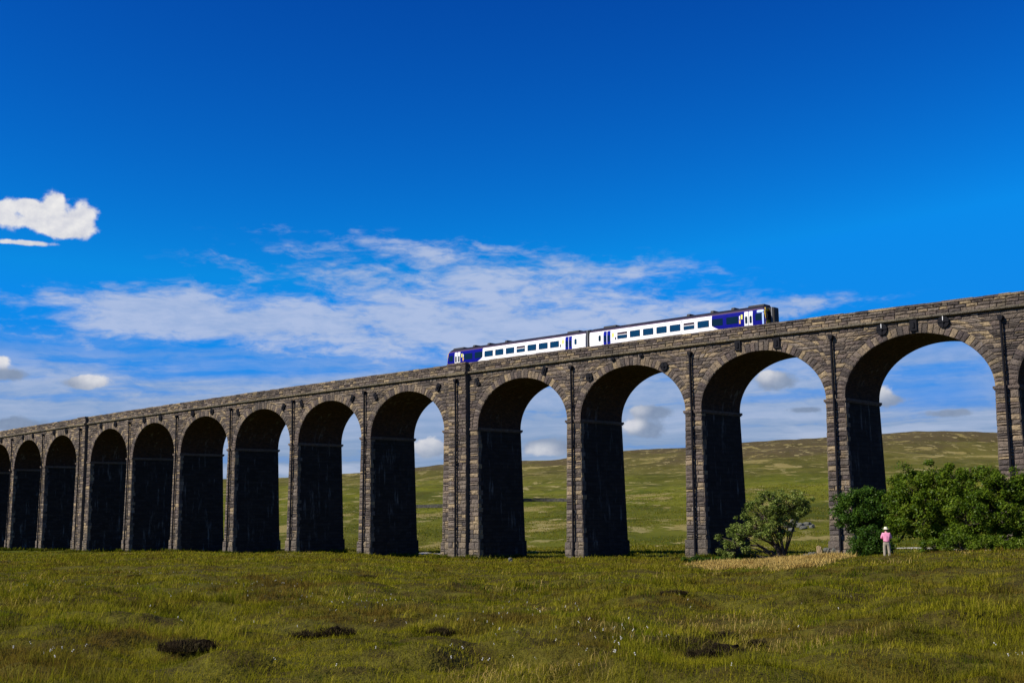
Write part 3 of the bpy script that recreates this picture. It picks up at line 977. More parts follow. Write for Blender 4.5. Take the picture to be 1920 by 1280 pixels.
    for a, b in ((-1.12, -.5), (.5, 1.12)):
        mb = MB(); mb.box(-.03, .12, a, b, 1.95, 2.85); mb.v = [(x - .04 + .24 * max(0, (z - 1.9) / 1.9), y, z) for x, y, z in mb.v]
        mb.build("windscreen", M_DGLASS, cf, fn=fn)
        mb = MB(); mb.box(-.10, .10, a + .1, b - .1, 1.3, 1.5); mb.build("headlight_cluster", M_BLACK, cf, fn=fn)
    mb = MB(); mb.box(-.52, .2, -.46, .46, .95, 3.22); g = mb.build("corridor_connection", M_BLACK, body, fn=fn)
    mb = MB(); mb.box(-.30, -.22, -.50, .50, .95, 3.26); mb.build("connection_frame", M_GREY, g, fn=fn)  # pale frame added for the sunlit side edge of the connection
    mb = MB(); mb.box(-.56, -.518, -.40, .40, 1.0, 3.1); mb.build("connection_door", M_BLACK, g, fn=fn)
    # roof gear
    for (x0, x1, h) in ((.5, 2.3, .07), (3.95, 4.3, .12), (6.45, 6.8, .12), (9.4, 9.75, .12), (19.2, 20.9, .08)):
        mb = MB(); mb.prism([(-.75, 3.4), (.75, 3.4), (.6, 3.58 + h), (-.6, 3.58 + h)], x0, x1)
        mb.v = [(y, x, z) for x, y, z in mb.v]; mb.build("roof_unit", M_BLACK, body, fn=fn)
    mb = MB(); mb.box(.8, L - .3, -1.2, 1.2, .35, .75); mb.build("underframe", M_BLACK, body, fn=fn)
    return body


carriage(68.85, -1, (5,), "far carriage with its blue cab at the left end")
carriage(23.45, 1, (3, 8), "near carriage with its blue cab and dark corridor end at the right")
mb = MB(); mb.box(45.87, 46.42, T_DC - 1.18, T_DC + 1.18, .9, 3.3)
gw = mb.build("gangway_bellows", M_BLACK, train, fn=frt)
mb = MB(); mb.box(46.22, 46.30, T_DC - 1.26, T_DC + 1.26, .9, 3.36); mb.build("gangway_frame", M_GREY, gw, fn=frt)


# ------------------------------------------------------------------ vegetation helpers
def ground_hit(px, py, rmin=3.0):
    dx, dy, t = ray(px, py)
    r = rmin * 1.004 ** np.arange(0, 2200)
    below = terrain(dx * r, dy * r) >= t * r
    k = int(np.argmax(below)) if below.any() else len(r) - 1
    return dx * r[k], dy * r[k], tz(dx * r[k], dy * r[k]), r[k]


def leaf_mat(name, tones, trans=0.35):
    m = bpy.data.materials.new(name); m.use_nodes = True; nt = m.node_tree; nt.nodes.clear()
    gi = nt.nodes.new("ShaderNodeNewGeometry"); rnd = S(nt, gi.outputs["Random Per Island"])
    co = objco(nt); n = noise(nt, co, 0.8, 4, 0.6)
    k = len(tones) - 1
    col = ramp((rnd * 0.55 + (n - 0.5) * 2.1 + 0.22).clamp(), [(i / k, t) for i, t in enumerate(tones)])
    d = nt.nodes.new("ShaderNodeBsdfDiffuse"); t = nt.nodes.new("ShaderNodeBsdfTranslucent"); g = nt.nodes.new("ShaderNodeBsdfGlossy")
    put(nt, d.inputs[0], col); put(nt, t.inputs[0], mixc(nt, 0.5, col, (0.10, 0.13, 0.01)))
    g.inputs["Roughness"].default_value = 0.45; put(nt, g.inputs[0], (0.5, 0.5, 0.45))
    m1 = nt.nodes.new("ShaderNodeMixShader"); m1.inputs[0].default_value = trans
    nt.links.new(d.outputs[0], m1.inputs[1]); nt.links.new(t.outputs[0], m1.inputs[2])
    m2 = nt.nodes.new("ShaderNodeMixShader"); m2.inputs[0].default_value = 0.015
    nt.links.new(m1.outputs[0], m2.inputs[1]); nt.links.new(g.outputs[0], m2.inputs[2])
    o = nt.nodes.new("ShaderNodeOutputMaterial"); nt.links.new(m2.outputs[0], o.inputs[0])
    return m


M_BARK = plain("bark", (0.060, 0.048, 0.036), 0.95, 0.05, 0.45, 5.0)
M_LEAF_A = leaf_mat("leaves_hawthorn", [(0.044, 0.073, 0.013), (0.117, 0.163, 0.027), (0.202, 0.250, 0.052), (0.286, 0.312, 0.086)])
M_LEAF_B = leaf_mat("leaves_bright", [(0.021, 0.044, 0.004), (0.058, 0.107, 0.006), (0.110, 0.165, 0.010), (0.166, 0.215, 0.017)])
M_LEAF_C = leaf_mat("leaves_dark", [(0.013, 0.035, 0.005), (0.034, 0.083, 0.009), (0.062, 0.127, 0.013), (0.094, 0.165, 0.017)])


def leaves(centers, radii, counts, size):
    """leaf-sized faces through the volume of many small clumps"""
    P, Nn = [], []
    for c, r, n in zip(centers, radii, counts):
        v = rng.normal(size=(n, 3)); v /= np.linalg.norm(v, axis=1)[:, None]
        rad = rng.uniform(0.25, 1.12, n) ** 0.7
        P.append(np.asarray(c) + v * rad[:, None] * np.asarray(r)); Nn.append(v)
    P, Nn = np.vstack(P), np.vstack(Nn)
    n = len(P)
    N = Nn * 0.7 + rng.normal(size=(n, 3)) * 0.6 + np.array([0, 0, 0.35]); N /= np.linalg.norm(N, axis=1)[:, None]
    T = np.cross(N, rng.normal(size=(n, 3))); T /= np.linalg.norm(T, axis=1)[:, None] + 1e-9
    B = np.cross(N, T)
    sz = size * rng.uniform(0.6, 1.35, n)[:, None]
    v = np.stack([P - T * sz, P + B * sz * 0.55, P + T * sz, P - B * sz * 0.55], 1).reshape(-1, 3)
    f = np.arange(4 * n).reshape(n, 4)
    return v, f


def tree(name, label, base_px, dist, stems, lumps, leaf_m, nsub, nleaf, size, group=None, subr=(.32, .62), flat=0.8):
    """stems: list of ([(px,py,depth)], r0, r1); lumps: (px,py,depth offset,rx,ry) in photograph pixels at this distance"""
    dx, dy, t = ray(*base_px)
    bx, by = dx * dist, dy * dist; bz = tz(bx, by)
    root = thing(name, label, "tree" if "tree" in name else "bush", (bx, by, bz), 0, group)
    sc = dist / F_PX * 1.0

    def loc(px, py, dep):
        ddx, ddy, tt = ray(px, py); q = dist + dep
        return np.array([ddx * q - bx, ddy * q - by, tt * q - bz])
    mb = MB()
    for pts, r0, r1 in stems:
        P = [loc(*p) for p in pts]; P[0][2] = min(P[0][2], -0.15) if pts[0][1] >= base_px[1] - 4 else P[0][2]
        # bend the limbs a little
        Q = []
        for a, b in zip(P[:-1], P[1:]):
            for k in range(3): Q.append(a + (b - a) * k / 3 + (rng.normal(size=3) * 0.05 if k else 0))
        Q.append(P[-1])
        mb.tube(Q, list(np.linspace(r0, r1, len(Q))), 7)
    cs, rs_, ns = [], [], []
    tot = sum(l[3] * l[4] for l in lumps)
    for (px, py, dep, rx, ry) in lumps:
        c = loc(px, py, dep)
        mb.tube([np.array([0, 0, .1]), c * np.array([.35, .35, .45]) + rng.normal(size=3) * .08, c], [.06, .045, .02], 6)
        k = max(3, int(nsub * rx * ry / tot))
        for _ in range(k):
            v = rng.normal(size=3); v /= np.linalg.norm(v)
            q = rng.uniform(.35, 1.0) ** .6 * (1.28 if rng.random() < .22 else 1.0)
            e = c + v * q * np.array([rx * sc, (rx + ry) * .5 * sc, ry * sc])
            r = rng.uniform(*subr)
            if e[2] + bz < tz(e[0] + bx, e[1] + by) + .15: continue
            cs.append(e); rs_.append(np.array([r, r, r * flat])); ns.append(int(nleaf * rng.uniform(.5, 1.4)))
            if rng.random() < .42:
                m_ = (c + e) / 2 + rng.normal(size=3) * .12
                mb.tube([c * .9 + rng.normal(size=3) * .1, m_, e], [.035, .022, .010], 5)
    mb.build("trunk", M_BARK, root, True)
    v, f = leaves(cs, rs_, ns, size)
    np_mesh("crown", v, f, leaf_m, root)
    return root


# ------------------------------------------------------------------ trees and bushes
tree("hawthorn_tree", "wind-bent hawthorn tree leaning left in front of a dark pier, alone on the dry grass", (1470, 1056), 88,
     [([(1472, 1058, 0), (1458, 1030, 0), (1440, 1005, 0), (1410, 985, .3)], .17, .06), ([(1466, 1058, .1), (1448, 1034, .2), (1420, 1022, .2), (1385, 1018, 0)], .15, .04),
      ([(1474, 1058, -.1), (1466, 1020, -.2), (1462, 985, 0), (1475, 955, .2)], .14, .04), ([(1452, 1020, 0), (1425, 1008, -.4), (1380, 1000, -.4)], .08, .03), ([(1458, 1000, .1), (1440, 975, .5), (1420, 955, .5)], .07, .03)],
     [(1432, 965, 0, 40, 30), (1405, 990, .3, 40, 22), (1462, 968, .2, 36, 26), (1388, 1000, 0, 28, 18), (1372, 1028, -.2, 32, 18), (1478, 945, 0, 36, 22), (1440, 1000, -.3, 40, 14), (1498, 958, .3, 18, 18), (1420, 940, .3, 20, 12), (1355, 1008, 0, 10, 8), (1505, 945, 0, 20, 14), (1450, 932, -.4, 26, 12)],
     M_LEAF_A, 270, 68, .072, None, (.15, .38))
TG = "trees and bushes massed beside the standing person"
tree("broadleaf_tree", "large bright green tree directly behind the standing person", (1760, 1036), 92,
     [([(1762, 1040, 0), (1758, 1000, 0), (1745, 960, 0), (1730, 920, 0)], .24, .08), ([(1685, 1012, 0), (1700, 995, 0), (1716, 975, .4)], .10, .05), ([(1755, 990, 0), (1775, 955, .3), (1785, 920, 0)], .14, .05)],
     [(1715, 925, 0, 50, 42), (1762, 905, .6, 52, 32), (1740, 960, -.6, 62, 44), (1700, 975, 0, 40, 30), (1790, 960, -.3, 48, 48), (1690, 945, .3, 28, 28), (1770, 1000, -.2, 42, 22), (1735, 890, .5, 26, 14)],
     M_LEAF_B, 250, 165, .085, TG)
tree("broadleaf_tree", "large spreading green tree at the right edge of the picture, over a visible trunk", (1828, 1036), 90,
     [([(1828, 1040, 0), (1829, 1000, 0), (1826, 960, 0), (1815, 920, 0)], .20, .07), ([(1828, 1005, 0), (1850, 985, .2), (1885, 970, 0)], .12, .05), ([(1828, 1020, 0), (1870, 1018, .1), (1910, 1012, 0)], .09, .04)],
     [(1840, 915, .3, 56, 38), (1890, 905, 0, 48, 32), (1860, 955, -.6, 70, 46), (1905, 965, 0, 50, 50), (1810, 975, -.8, 40, 34), (1930, 925, .4, 50, 40), (1870, 1005, -.3, 52, 22), (1940, 990, 0, 50, 34), (1790, 890, .3, 30, 16), (1822, 885, .6, 26, 12)],
     M_LEAF_B, 300, 165, .085, TG)
tree("broadleaf_tree", "smaller dark green round-crowned tree overlapping a pier left of the standing person", (1630, 1040), 95,
     [([(1632, 1044, 0), (1628, 1010, 0), (1615, 980, 0), (1605, 955, 0)], .14, .05), ([(1628, 1005, 0), (1638, 980, 0), (1645, 950, 0)], .09, .04)],
     [(1612, 950, 0, 36, 30), (1590, 958, 0, 24, 24), (1645, 945, .3, 30, 26), (1628, 978, -.3, 36, 24), (1598, 980, .2, 24, 16), (1655, 975, 0, 28, 26), (1610, 930, .2, 20, 12)],
     M_LEAF_C, 120, 150, .085, TG)
tree("round_bush", "low dark bush immediately left of the standing person", (1628, 1046), 84,
     [([(1630, 1048, 0), (1628, 1030, 0), (1622, 1012, 0)], .05, .02), ([(1630, 1048, 0), (1636, 1025, 0), (1644, 1008, 0)], .05, .02)],
     [(1628, 1020, 0, 26, 24), (1608, 1032, 0, 20, 16), (1645, 1025, .2, 20, 24), (1635, 1000, .3, 24, 16), (1640, 1040, 0, 18, 10)],
     M_LEAF_C, 130, 110, .065, TG, (.22, .42))
tree("round_bush", "low green bush under the trees right of the standing person", (1810, 1034), 84,
     [([(1812, 1036, 0), (1810, 1020, 0)], .05, .02)], [(1790, 1018, .3, 34, 16), (1840, 1020, .4, 40, 14), (1745, 1022, 1.2, 24, 12), (1890, 1020, .5, 36, 15)],
     M_LEAF_B, 120, 100, .065, TG, (.2, .4))
tree("low_shrub", "low dark green shrub at the foot of the pier behind the hawthorn", (1335, 1054), 96,
     [([(1337, 1056, 0), (1336, 1048, 0)], .03, .01)], [(1305, 1050, 0, 26, 7), (1345, 1052, 0, 36, 8), (1385, 1052, 0, 22, 6)],
     M_LEAF_C, 90, 90, .06, None, (.15, .28))


# ------------------------------------------------------------------ grass
def grass_mat(name, tones, trans=0.35, patch=None):
    m = bpy.data.materials.new(name); m.use_nodes = True; nt = m.node_tree; nt.nodes.clear()
    gi = nt.nodes.new("ShaderNodeNewGeometry"); rnd = S(nt, gi.outputs["Random Per Island"])
    co = objco(nt); x, y, z = sep(nt, co); flat = combine(nt, x, y, 0.0)
    n = noise(nt, flat, 0.14, 7, 0.66, 0.5); n2 = noise(nt, flat, 1.1, 5, 0.65)
    k = len(tones) - 1
    f = (rnd * 0.50 + (n - 0.5) * 1.2 + (n2 - 0.5) * 1.7 + 0.24).clamp()
    col = ramp(f, [(i / k, t) for i, t in enumerate(tones)])
    if patch:
        for q, (c_, off, sc_, lo) in enumerate(patch):
            p = noise(nt, combine(nt, x * sc_ + off, y * sc_ * .6, off), 1.0, 7, 0.68, 0.4); col = mixc(nt, smooth(p, lo, lo + .12) * 0.85, col, c_)
    d = nt.nodes.new("ShaderNodeBsdfDiffuse"); t = nt.nodes.new("ShaderNodeBsdfTranslucent")
    put(nt, d.inputs[0], col); put(nt, t.inputs[0], col)
    m1 = nt.nodes.new("ShaderNodeMixShader"); m1.inputs[0].default_value = trans
    nt.links.new(d.outputs[0], m1.inputs[1]); nt.links.new(t.outputs[0], m1.inputs[2])
    o = nt.nodes.new("ShaderNodeOutputMaterial"); nt.links.new(m1.outputs[0], o.inputs[0])
    return m


def blades(bx, by, bz, h, w, lean, head):
    """grass blades: a bent, tapering strip each (5 vertices)"""
    n = len(bx)
    ca, sa = np.cos(head), np.sin(head)
    side = np.stack([-sa, ca, np.zeros(n)], 1) * w[:, None] * .5
    out = np.stack([ca, sa, np.zeros(n)], 1)
    b = np.stack([bx, by, bz], 1)
    mid = b + out * (lean * h * .35)[:, None] + np.array([0, 0, 1.]) * (h * .6)[:, None]
    tip = b + out * (lean * h)[:, None] + np.array([0, 0, 1.]) * (h * (1 - .3 * lean))[:, None]
    v = np.stack([b - side, b + side, mid + side * .75, mid - side * .75, tip], 1).reshape(-1, 3)
    i = np.arange(n)[:, None] * 5
    f = np.concatenate([np.hstack([i, i + 1, i + 2]), np.hstack([i, i + 2, i + 3]), np.hstack([i + 3, i + 2, i + 4])])
    return v, f


def scatter(n, r0, r1, a0, a1, power=1.0):
    """positions spread so that each step outward gets its share of the picture"""
    u = rng.random(n); r = r0 * (r1 / r0) ** (u ** power)
    a = np.radians(rng.uniform(a0, a1, n))
    return np.sin(a) * r, np.cos(a) * r, r


def make_grass(name, label, tufts, per, r0, r1, a0, a1, mat, hh, power=1.0, keep=None, spread=.16, wk=.00042, wmin=.0035):
    x, y, r = scatter(tufts, r0, r1, a0, a1, power)
    if keep is not None:
        k = keep(x, y, r); x, y, r = x[k], y[k], r[k]
    n = len(x)
    th = rng.uniform(hh[0], hh[1], n) * (0.75 + 0.9 * (vnoise(x * .35, y * .35, 5) + .3).clip(0, 1))
    X = np.repeat(x, per); Y = np.repeat(y, per); H = np.repeat(th, per); RR_ = np.repeat(r, per)
    sp = spread * (1 + RR_ / 60.0)
    X = X + rng.normal(size=len(X)) * sp; Y = Y + rng.normal(size=len(Y)) * sp
    H = H * rng.uniform(.45, 1.2, len(X))
    Z = terrain(X, Y) - .03
    W = np.maximum(wmin, RR_ * wk) * rng.uniform(.7, 1.4, len(X))
    lean = rng.uniform(.2, 1.5, len(X)).clip(0, 1.25); head = rng.uniform(0, 6.28, len(X))
    v, f = blades(X, Y, Z, H, W, lean, head)
    o = np_mesh(name, v, f, mat)
    return tag(o, label, "grass", None, "stuff")


M_GRASS = grass_mat("meadow_grass", [(0.066, 0.060, 0.004), (0.135, 0.135, 0.006), (0.215, 0.202, 0.009), (0.285, 0.245, 0.018), (0.40, 0.31, 0.060)], .38,
                    [((0.120, 0.160, 0.005), 3.0, .16, .52), ((0.130, 0.080, 0.018), 17.0, .32, .475), ((0.046, 0.070, 0.004), 23.0, .8, .54), ((0.046, 0.034, 0.008), 31.0, .60, .53), ((0.26, 0.235, 0.020), 47.0, .55, .575)])
M_STRAW = grass_mat("dry_grass", [(0.26, 0.18, 0.045), (0.44, 0.30, 0.085), (0.54, 0.40, 0.13), (0.20, 0.18, 0.03)], .3)


def clumpy(x, y, r):
    return fbm(x * .9, y * .9, 61, 3) + rng.random(len(x)) * .8 > .22


make_grass("grass", "rough olive green moorland grass covering the foreground", 62000, 16, 8.0, 105, -26, 26, M_GRASS, (.06, .19), .8, clumpy, .13, .00036, .003)
make_grass("grass", "short green grass running up to the feet of the distant piers", 10000, 9, 88, 215, -26, 10, M_GRASS, (.16, .36), .9, None, .3)
make_grass("rushes", "darker green rush tufts standing above the foreground grass", 3600, 20, 10, 95, -26, 26, grass_mat("rush", [(0.034, 0.050, 0.003), (0.070, 0.092, 0.005), (0.120, 0.135, 0.010)], .3), (.16, .30), .8,
           lambda x, y, r: fbm(x * .11, y * .11, 91, 4) > .30, .10)


make_grass("grass_tussocks", "taller yellow-green grass tussocks standing out of the short foreground grass", 4200, 34, 10, 100, -26, 26,
           grass_mat("tussock", [(0.090, 0.100, 0.005), (0.165, 0.165, 0.008), (0.27, 0.235, 0.020), (0.38, 0.30, 0.06)], .4, [((0.13, 0.080, 0.018), 17.0, .32, .50), ((0.055, 0.062, 0.005), 31.0, .60, .53)]), (.16, .36), .8, lambda x, y, r: fbm(x * .35, y * .35, 101, 3) > .05, .10)


def foot_grass():
    X, Y = [], []
    for i in range(P_FIRST, P_LAST + 1):
        hw = pw(i) / 2 + .3
        for _ in range(420):
            if rng.random() < .45: a, d = rng.uniform(-hw - .6, hw + .6), -rng.uniform(.35, 1.5)
            else: a, d = rng.choice([-1, 1]) * (hw + rng.uniform(.15, 1.2)), rng.uniform(-1, DEPTH)
            q = FRW(POS[i] + a, d, 0); X.append(q[0]); Y.append(q[1])
    X, Y = np.array(X), np.array(Y); per = 9
    k = fbm(X * .5, Y * .5, 15, 3) > -.25; X, Y = X[k], Y[k]
    H = np.repeat(rng.uniform(.25, .85, len(X)) ** 1.3, per); X = np.repeat(X, per) + rng.normal(size=len(X) * per) * .14; Y = np.repeat(Y, per) + rng.normal(size=len(Y) * per) * .14
    r = np.hypot(X, Y)
    v, f = blades(X, Y, terrain(X, Y) - .04, H * rng.uniform(.5, 1.2, len(X)), r * .0005 * rng.uniform(.7, 1.4, len(X)), rng.uniform(.1, .8, len(X)), rng.uniform(0, 6.28, len(X)))
    o = np_mesh("rank_grass", v, f, grass_mat("rank_grass", [(0.030, 0.045, 0.004), (0.075, 0.095, 0.006), (0.14, 0.145, 0.012), (0.28, 0.22, 0.06)], .35))
    tag(o, "rank grass and nettles growing round the feet of the piers", "grass", None, "stuff")


foot_grass()


def pasture(x, y, r):
    az = np.degrees(np.arctan2(x, y))
    return (r > np.interp(az, v_az, v_r) + 10) & (fbm(x * .06, y * .06, 71, 4) > -.15)


make_grass("pasture_grass", "tussocky yellow-green pasture grass behind the viaduct", 26000, 7, 105, 520, -9, 24,
           grass_mat("pasture", [(0.052, 0.064, 0.003), (0.100, 0.108, 0.006), (0.150, 0.146, 0.010), (0.22, 0.19, 0.04), (0.31, 0.25, 0.08)], .35), (.16, .42), 1.0, pasture, .35)


def straw_keep(x, y, r):
    az = np.degrees(np.arctan2(x, y)); k = np.zeros(len(x), bool)
    ca = np.array([az_of(px, 1060) for px in (1300, 1340, 1420, 1500, 1560, 1600)])
    lo = np.interp(az, ca, [84, 77, 68, 58, 66, 78]); hi = np.interp(az, ca, [87, 88, 88, 88, 86, 82])
    e = np.minimum(np.minimum((r - lo) / 9.0, (hi - r) / 2.0), np.minimum((az - ca[0]) / .6, (ca[-1] - az) / .6))
    return (e + fbm(x * .30, y * .5, 83, 4) * 2.4 - .10 > rng.random(len(x)) * .8) & (e > 0)


make_grass("dry_grass", "patch of pale straw-coloured dry grass in front of the hawthorn", 24000, 11, 60, 89, az_of(1295, 1060), az_of(1605, 1060), M_STRAW, (.22, .46), 1.0, straw_keep, .14)


def tall_keep(x, y, r):
    return fbm(x * .22, y * .22, 77, 4) > .34


make_grass("dry_grass", "scattered taller straw-coloured seeding grass in the foreground", 12000, 5, 9, 80, -26, 26, M_STRAW, (.16, .32), .8, tall_keep, .2, .00030, .0025)


# cotton-grass heads
def cotton():
    mb = MB(); st = MB()
    spots = [(290, 1075, 60, 5, 20), (460, 1098, 90, 7, 26), (100, 1100, 80, 8, 10), (600, 1130, 120, 20, 22), (900, 1160, 200, 40, 40), (1150, 1210, 120, 25, 22), (90, 1240, 60, 15, 10),
             (700, 1140, 60, 10, 10), (1000, 1250, 300, 25, 20), (1880, 1250, 40, 10, 4), (400, 1150, 250, 40, 16), (1300, 1150, 300, 50, 10)]
    for cx, cy, sx, sy, n in spots:
        for _ in range(int(n * 1.0)):
            px, py = cx + random.gauss(0, sx * .6), cy + random.gauss(0, sy * .6)
            if not (0 < px < 1920 and 1050 < py < 1280): continue
            x, y, z, r = ground_hit(px, py + 6)
            h = random.uniform(.18, .30); s = random.uniform(.005, .012)
            st.tube([(x, y, z), (x + .01, y, z + h)], .0016, 3, False)
            c = Vector((x + .01, y, z + h))
            for k in range(2):
                o = Vector((random.uniform(-.012, .012), random.uniform(-.012, .012), -.02 * k))
                mb.add([c + o + Vector(d) * s for d in ((1, 0, 0), (-1, 0, 0), (0, 1, 0), (0, -1, 0), (0, 0, .9), (0, 0, -1.2))],
                       [[0, 2, 4], [2, 1, 4], [1, 3, 4], [3, 0, 4], [2, 0, 5], [1, 2, 5], [3, 1, 5], [0, 3, 5]])
    o = mb.build("cotton_grass", plain("cotton_white", (.62, .60, .54), .9, .1, .1))
    np_mesh("flower_stems", st.v, st.f, M_GRASS, o)
    tag(o, "tiny white cotton-grass heads dotted over the foreground grass", "flowers", None, "stuff")


cotton()

# ------------------------------------------------------------------ dark peat clumps
M_PEAT = plain("peat", (0.014, 0.010, 0.006), 1.0, 0.02, 0.7, 7.0)
M_HEATH = grass_mat("dead_heather", [(0.016, 0.012, 0.007), (0.034, 0.024, 0.013), (0.060, 0.045, 0.022), (0.085, 0.075, 0.025)], .15)


def peat(px, py, wpx, hpx, label, group=None):
    x, y, z, r = ground_hit(px, py)
    w, h = wpx / F_PX * r * .5, hpx / F_PX * r * .72
    bm = bmesh.new(); bmesh.ops.create_icosphere(bm, subdivisions=4, radius=1)
    for v in bm.verts:
        p = v.co.copy()
        n = float(fbm(np.array([p.x * 1.7 + px]), np.array([p.y * 1.7 + p.z * 2.1 + py]), 41, 4)[0])
        k = 1 + n * 1.0 + .5 * float(fbm(np.array([p.x * 5 + px]), np.array([p.y * 5 + p.z * 4 + py]), 47, 2)[0])
        v.co = Vector((p.x * w * k, p.y * w * .9 * k, p.z * h * k))
    me = bpy.data.meshes.new("peat_clump"); bm.to_mesh(me); bm.free(); me.materials.append(M_PEAT)
    o = link(bpy.data.objects.new("peat_clump", me)); o.location = (x, y, z - h * .5)
    tag(o, label, "peat clump", group)
    n = int(1500 * (.6 + w)); a = rng.uniform(0, 2 * np.pi, n); q = np.sqrt(rng.random(n)) * 1.5
    bx, by = np.cos(a) * q * w, np.sin(a) * q * w * .9
    bz = h * .85 * np.sqrt(np.clip(1 - q * q, 0, 1)) + np.where(q > 1, h * .5, 0) - .04
    v, f = blades(bx, by, bz, rng.uniform(.06, .22, n), np.maximum(.005, r * .0004) * np.ones(n), rng.uniform(.2, 1.4, n), rng.uniform(0, 6.28, n))
    tag(np_mesh("heather_stems", v, f, M_HEATH, o), None, None, None, "stuff")


for a in [(350, 1212, 70, 26, "dark peat clump with a black hollow, at the lower left of the foreground"),
          (1345, 1226, 76, 26, "largest dark peat clump, at the lower right of the foreground"),
          (1282, 1208, 78, 16, "flat dark peat clump just left of the largest one"),
          (1360, 1198, 34, 20, "small black peat clump directly behind the largest one"),
          (1414, 1214, 28, 12, "small dark peat clump just right of the largest one"),
          (826, 1190, 36, 16, "low brown peat clump left of centre in the foreground, the rightmost on the left side"),
          (572, 1196, 40, 14, "low dark peat clump in the left foreground, first of a pair"),
          (632, 1188, 44, 20, "larger low peat clump in the left foreground, second of a pair"),
          (252, 1085, 16, 8, "tiny dark peat spot high in the left grass"),
          (690, 1084, 22, 7, "tiny dark peat spot in the grass below a distant pier"),
          (1262, 1114, 34, 10, "dim brown clump in the grass below the left edge of the dry patch")]:
    peat(*a)


# ------------------------------------------------------------------ rocks, wall and track
M_LIME = plain("limestone", (0.105, 0.105, 0.088), .95, .1, .45, 3.0)
M_SAND = plain("sandstone_block", (0.30, 0.22, 0.12), .95, .1, .35, 3.0)


def rock(px, py, dist, wpx, hpx, label, group, mat, name="boulder"):
    if dist: x, y, z = on_ground(px, py, dist); r = dist
    else: x, y, z, r = ground_hit(px, py, 112)
    dx, dy, t = ray(px, py)
    w, h = wpx / F_PX * r * .5, hpx / F_PX * r * .5
    bm = bmesh.new(); bmesh.ops.create_icosphere(bm, subdivisions=3, radius=1)
    for v in bm.verts:
        p = v.co.copy(); m = max(abs(p.x), abs(p.y), abs(p.z)); p = p * (.55 + .45 / m)
        n = float(fbm(np.array([p.x * 1.3 + px]), np.array([p.y * 1.3 + p.z * 1.7 + py]), 51, 3)[0])
        v.co = Vector((p.x * w, p.y * w * .8, p.z * h)) * (1 + n * .45)
    me = bpy.data.meshes.new(name); bm.to_mesh(me); bm.free(); me.materials.append(mat)
    o = link(bpy.data.objects.new(name, me)); o.location = (x, y, max(z + h * .6, t * r)); o.rotation_euler = (0, 0, random.uniform(0, 3))
    tag(o, label, "boulder", group)


rock(1537, 1036, 94, 13, 24, "upright tan stone block among the rubble at the foot of a pier", None, M_SAND)
for px, py, w, h in ((1552, 1037, 9, 20), (1563, 1038, 9, 18), (1548, 1031, 8, 8), (1526, 1040, 13, 10), (1513, 1043, 13, 9), (1501, 1045, 10, 8), (1519, 1038, 8, 7)):
    rock(px, py, 93, w, h, "grey rubble stone heaped at the foot of a pier between hawthorn and dark tree", "rubble stones at the pier foot", M_LIME)
for px, py, w, h in ((1478, 990, 16, 10), (1490, 985, 16, 14), (1500, 988, 14, 10), (1512, 986, 18, 9), (1522, 990, 10, 8), (1484, 996, 12, 8), (1470, 998, 10, 7), (1506, 993, 14, 7)):
    rock(px, py, 0, w, h, "pale limestone boulder of the outcrop seen right of the hawthorn's crown", "limestone outcrop boulders", M_LIME)
rock(957, 1054, 117, 9, 9, "small lone grey stone in the grass before a wide pier", None, M_LIME)


def drystone(px0, px1, py0, py1, label):
    mb = MB(); N = 70; last = None
    x0, y0, z0, r0_ = ground_hit((px0 + px1) / 2, (py0 + py1) / 2, 170)
    for k in range(N):
        px = px0 + (px1 - px0) * k / (N - 1); py = py0 + (py1 - py0) * k / (N - 1)
        dx, dy, t = ray(px, py); rr = r0_ * (1 + .02 * math.sin(px * .02))
        p = Vector((dx * rr, dy * rr, tz(dx * rr, dy * rr)))
        if last is not None:
            d = (p - last).normalized(); n = Vector((-d.y, d.x, 0))
            for row in range(3):
                h0, h1 = row * .42 + random.uniform(0, .05), row * .42 + random.uniform(.34, .48)
                wd = .42 - row * .08 + random.uniform(-.06, .06)
                a, b = last + d * .03, p - d * .03
                up = Vector((0, 0, 1)); lo = -.2 if row == 0 else h0
                q = [a - n * wd + up * lo, b - n * wd + up * lo, b + n * wd + up * lo, a + n * wd + up * lo]
                tp = [a - n * wd * .85 + up * h1, b - n * wd * .8 + up * (h1 + random.uniform(-.06, .06)), b + n * wd * .8 + up * h1, a + n * wd * .85 + up * h1]
                mb.add(q + tp, [[0, 3, 2, 1], [4, 5, 6, 7], [0, 1, 5, 4], [1, 2, 6, 5], [2, 3, 7, 6], [3, 0, 4, 7]])
        last = p
    o = mb.build("drystone_wall", plain("drystone", (0.055, 0.053, 0.048), .95, .05, .9, 0.9))
    tag(o, label, "wall")


drystone(770, 1075, 946, 945, "low dark drystone wall crossing the far pasture behind the arches")


def track(pts, label):
    vs = []
    P = [ground_hit(px, py, 118) for px, py in pts]
    Q = []
    for a, b in zip(P[:-1], P[1:]):
        for k in range(8): Q.append([a[0] + (b[0] - a[0]) * k / 8, a[1] + (b[1] - a[1]) * k / 8])
    Q.append(P[-1][:2])
    Q = [Vector(q) for q in Q]
    for i, q in enumerate(Q):
        d = (Q[min(i + 1, len(Q) - 1)] - Q[max(0, i - 1)]).normalized(); n = Vector((-d.y, d.x))
        for w in (-2.0, 2.0):
            e = q + n * w; vs.append((e.x, e.y, tz(e.x, e.y) + .10))
    fs = [[2 * i, 2 * i + 1, 2 * i + 3, 2 * i + 2] for i in range(len(Q) - 1)]
    o = np_mesh("track", vs, fs, plain("pale_gravel", (.42, .39, .33), .95, .1, .15, 1.0))
    tag(o, label, None, None, "structure")


track([(1600, 1028), (1680, 1029), (1745, 1029), (1830, 1031), (1960, 1034)], "pale gravel track seen beyond the trees")
track([(780, 1038), (800, 1038), (850, 1039)], "pale gravel track seen through a left arch")

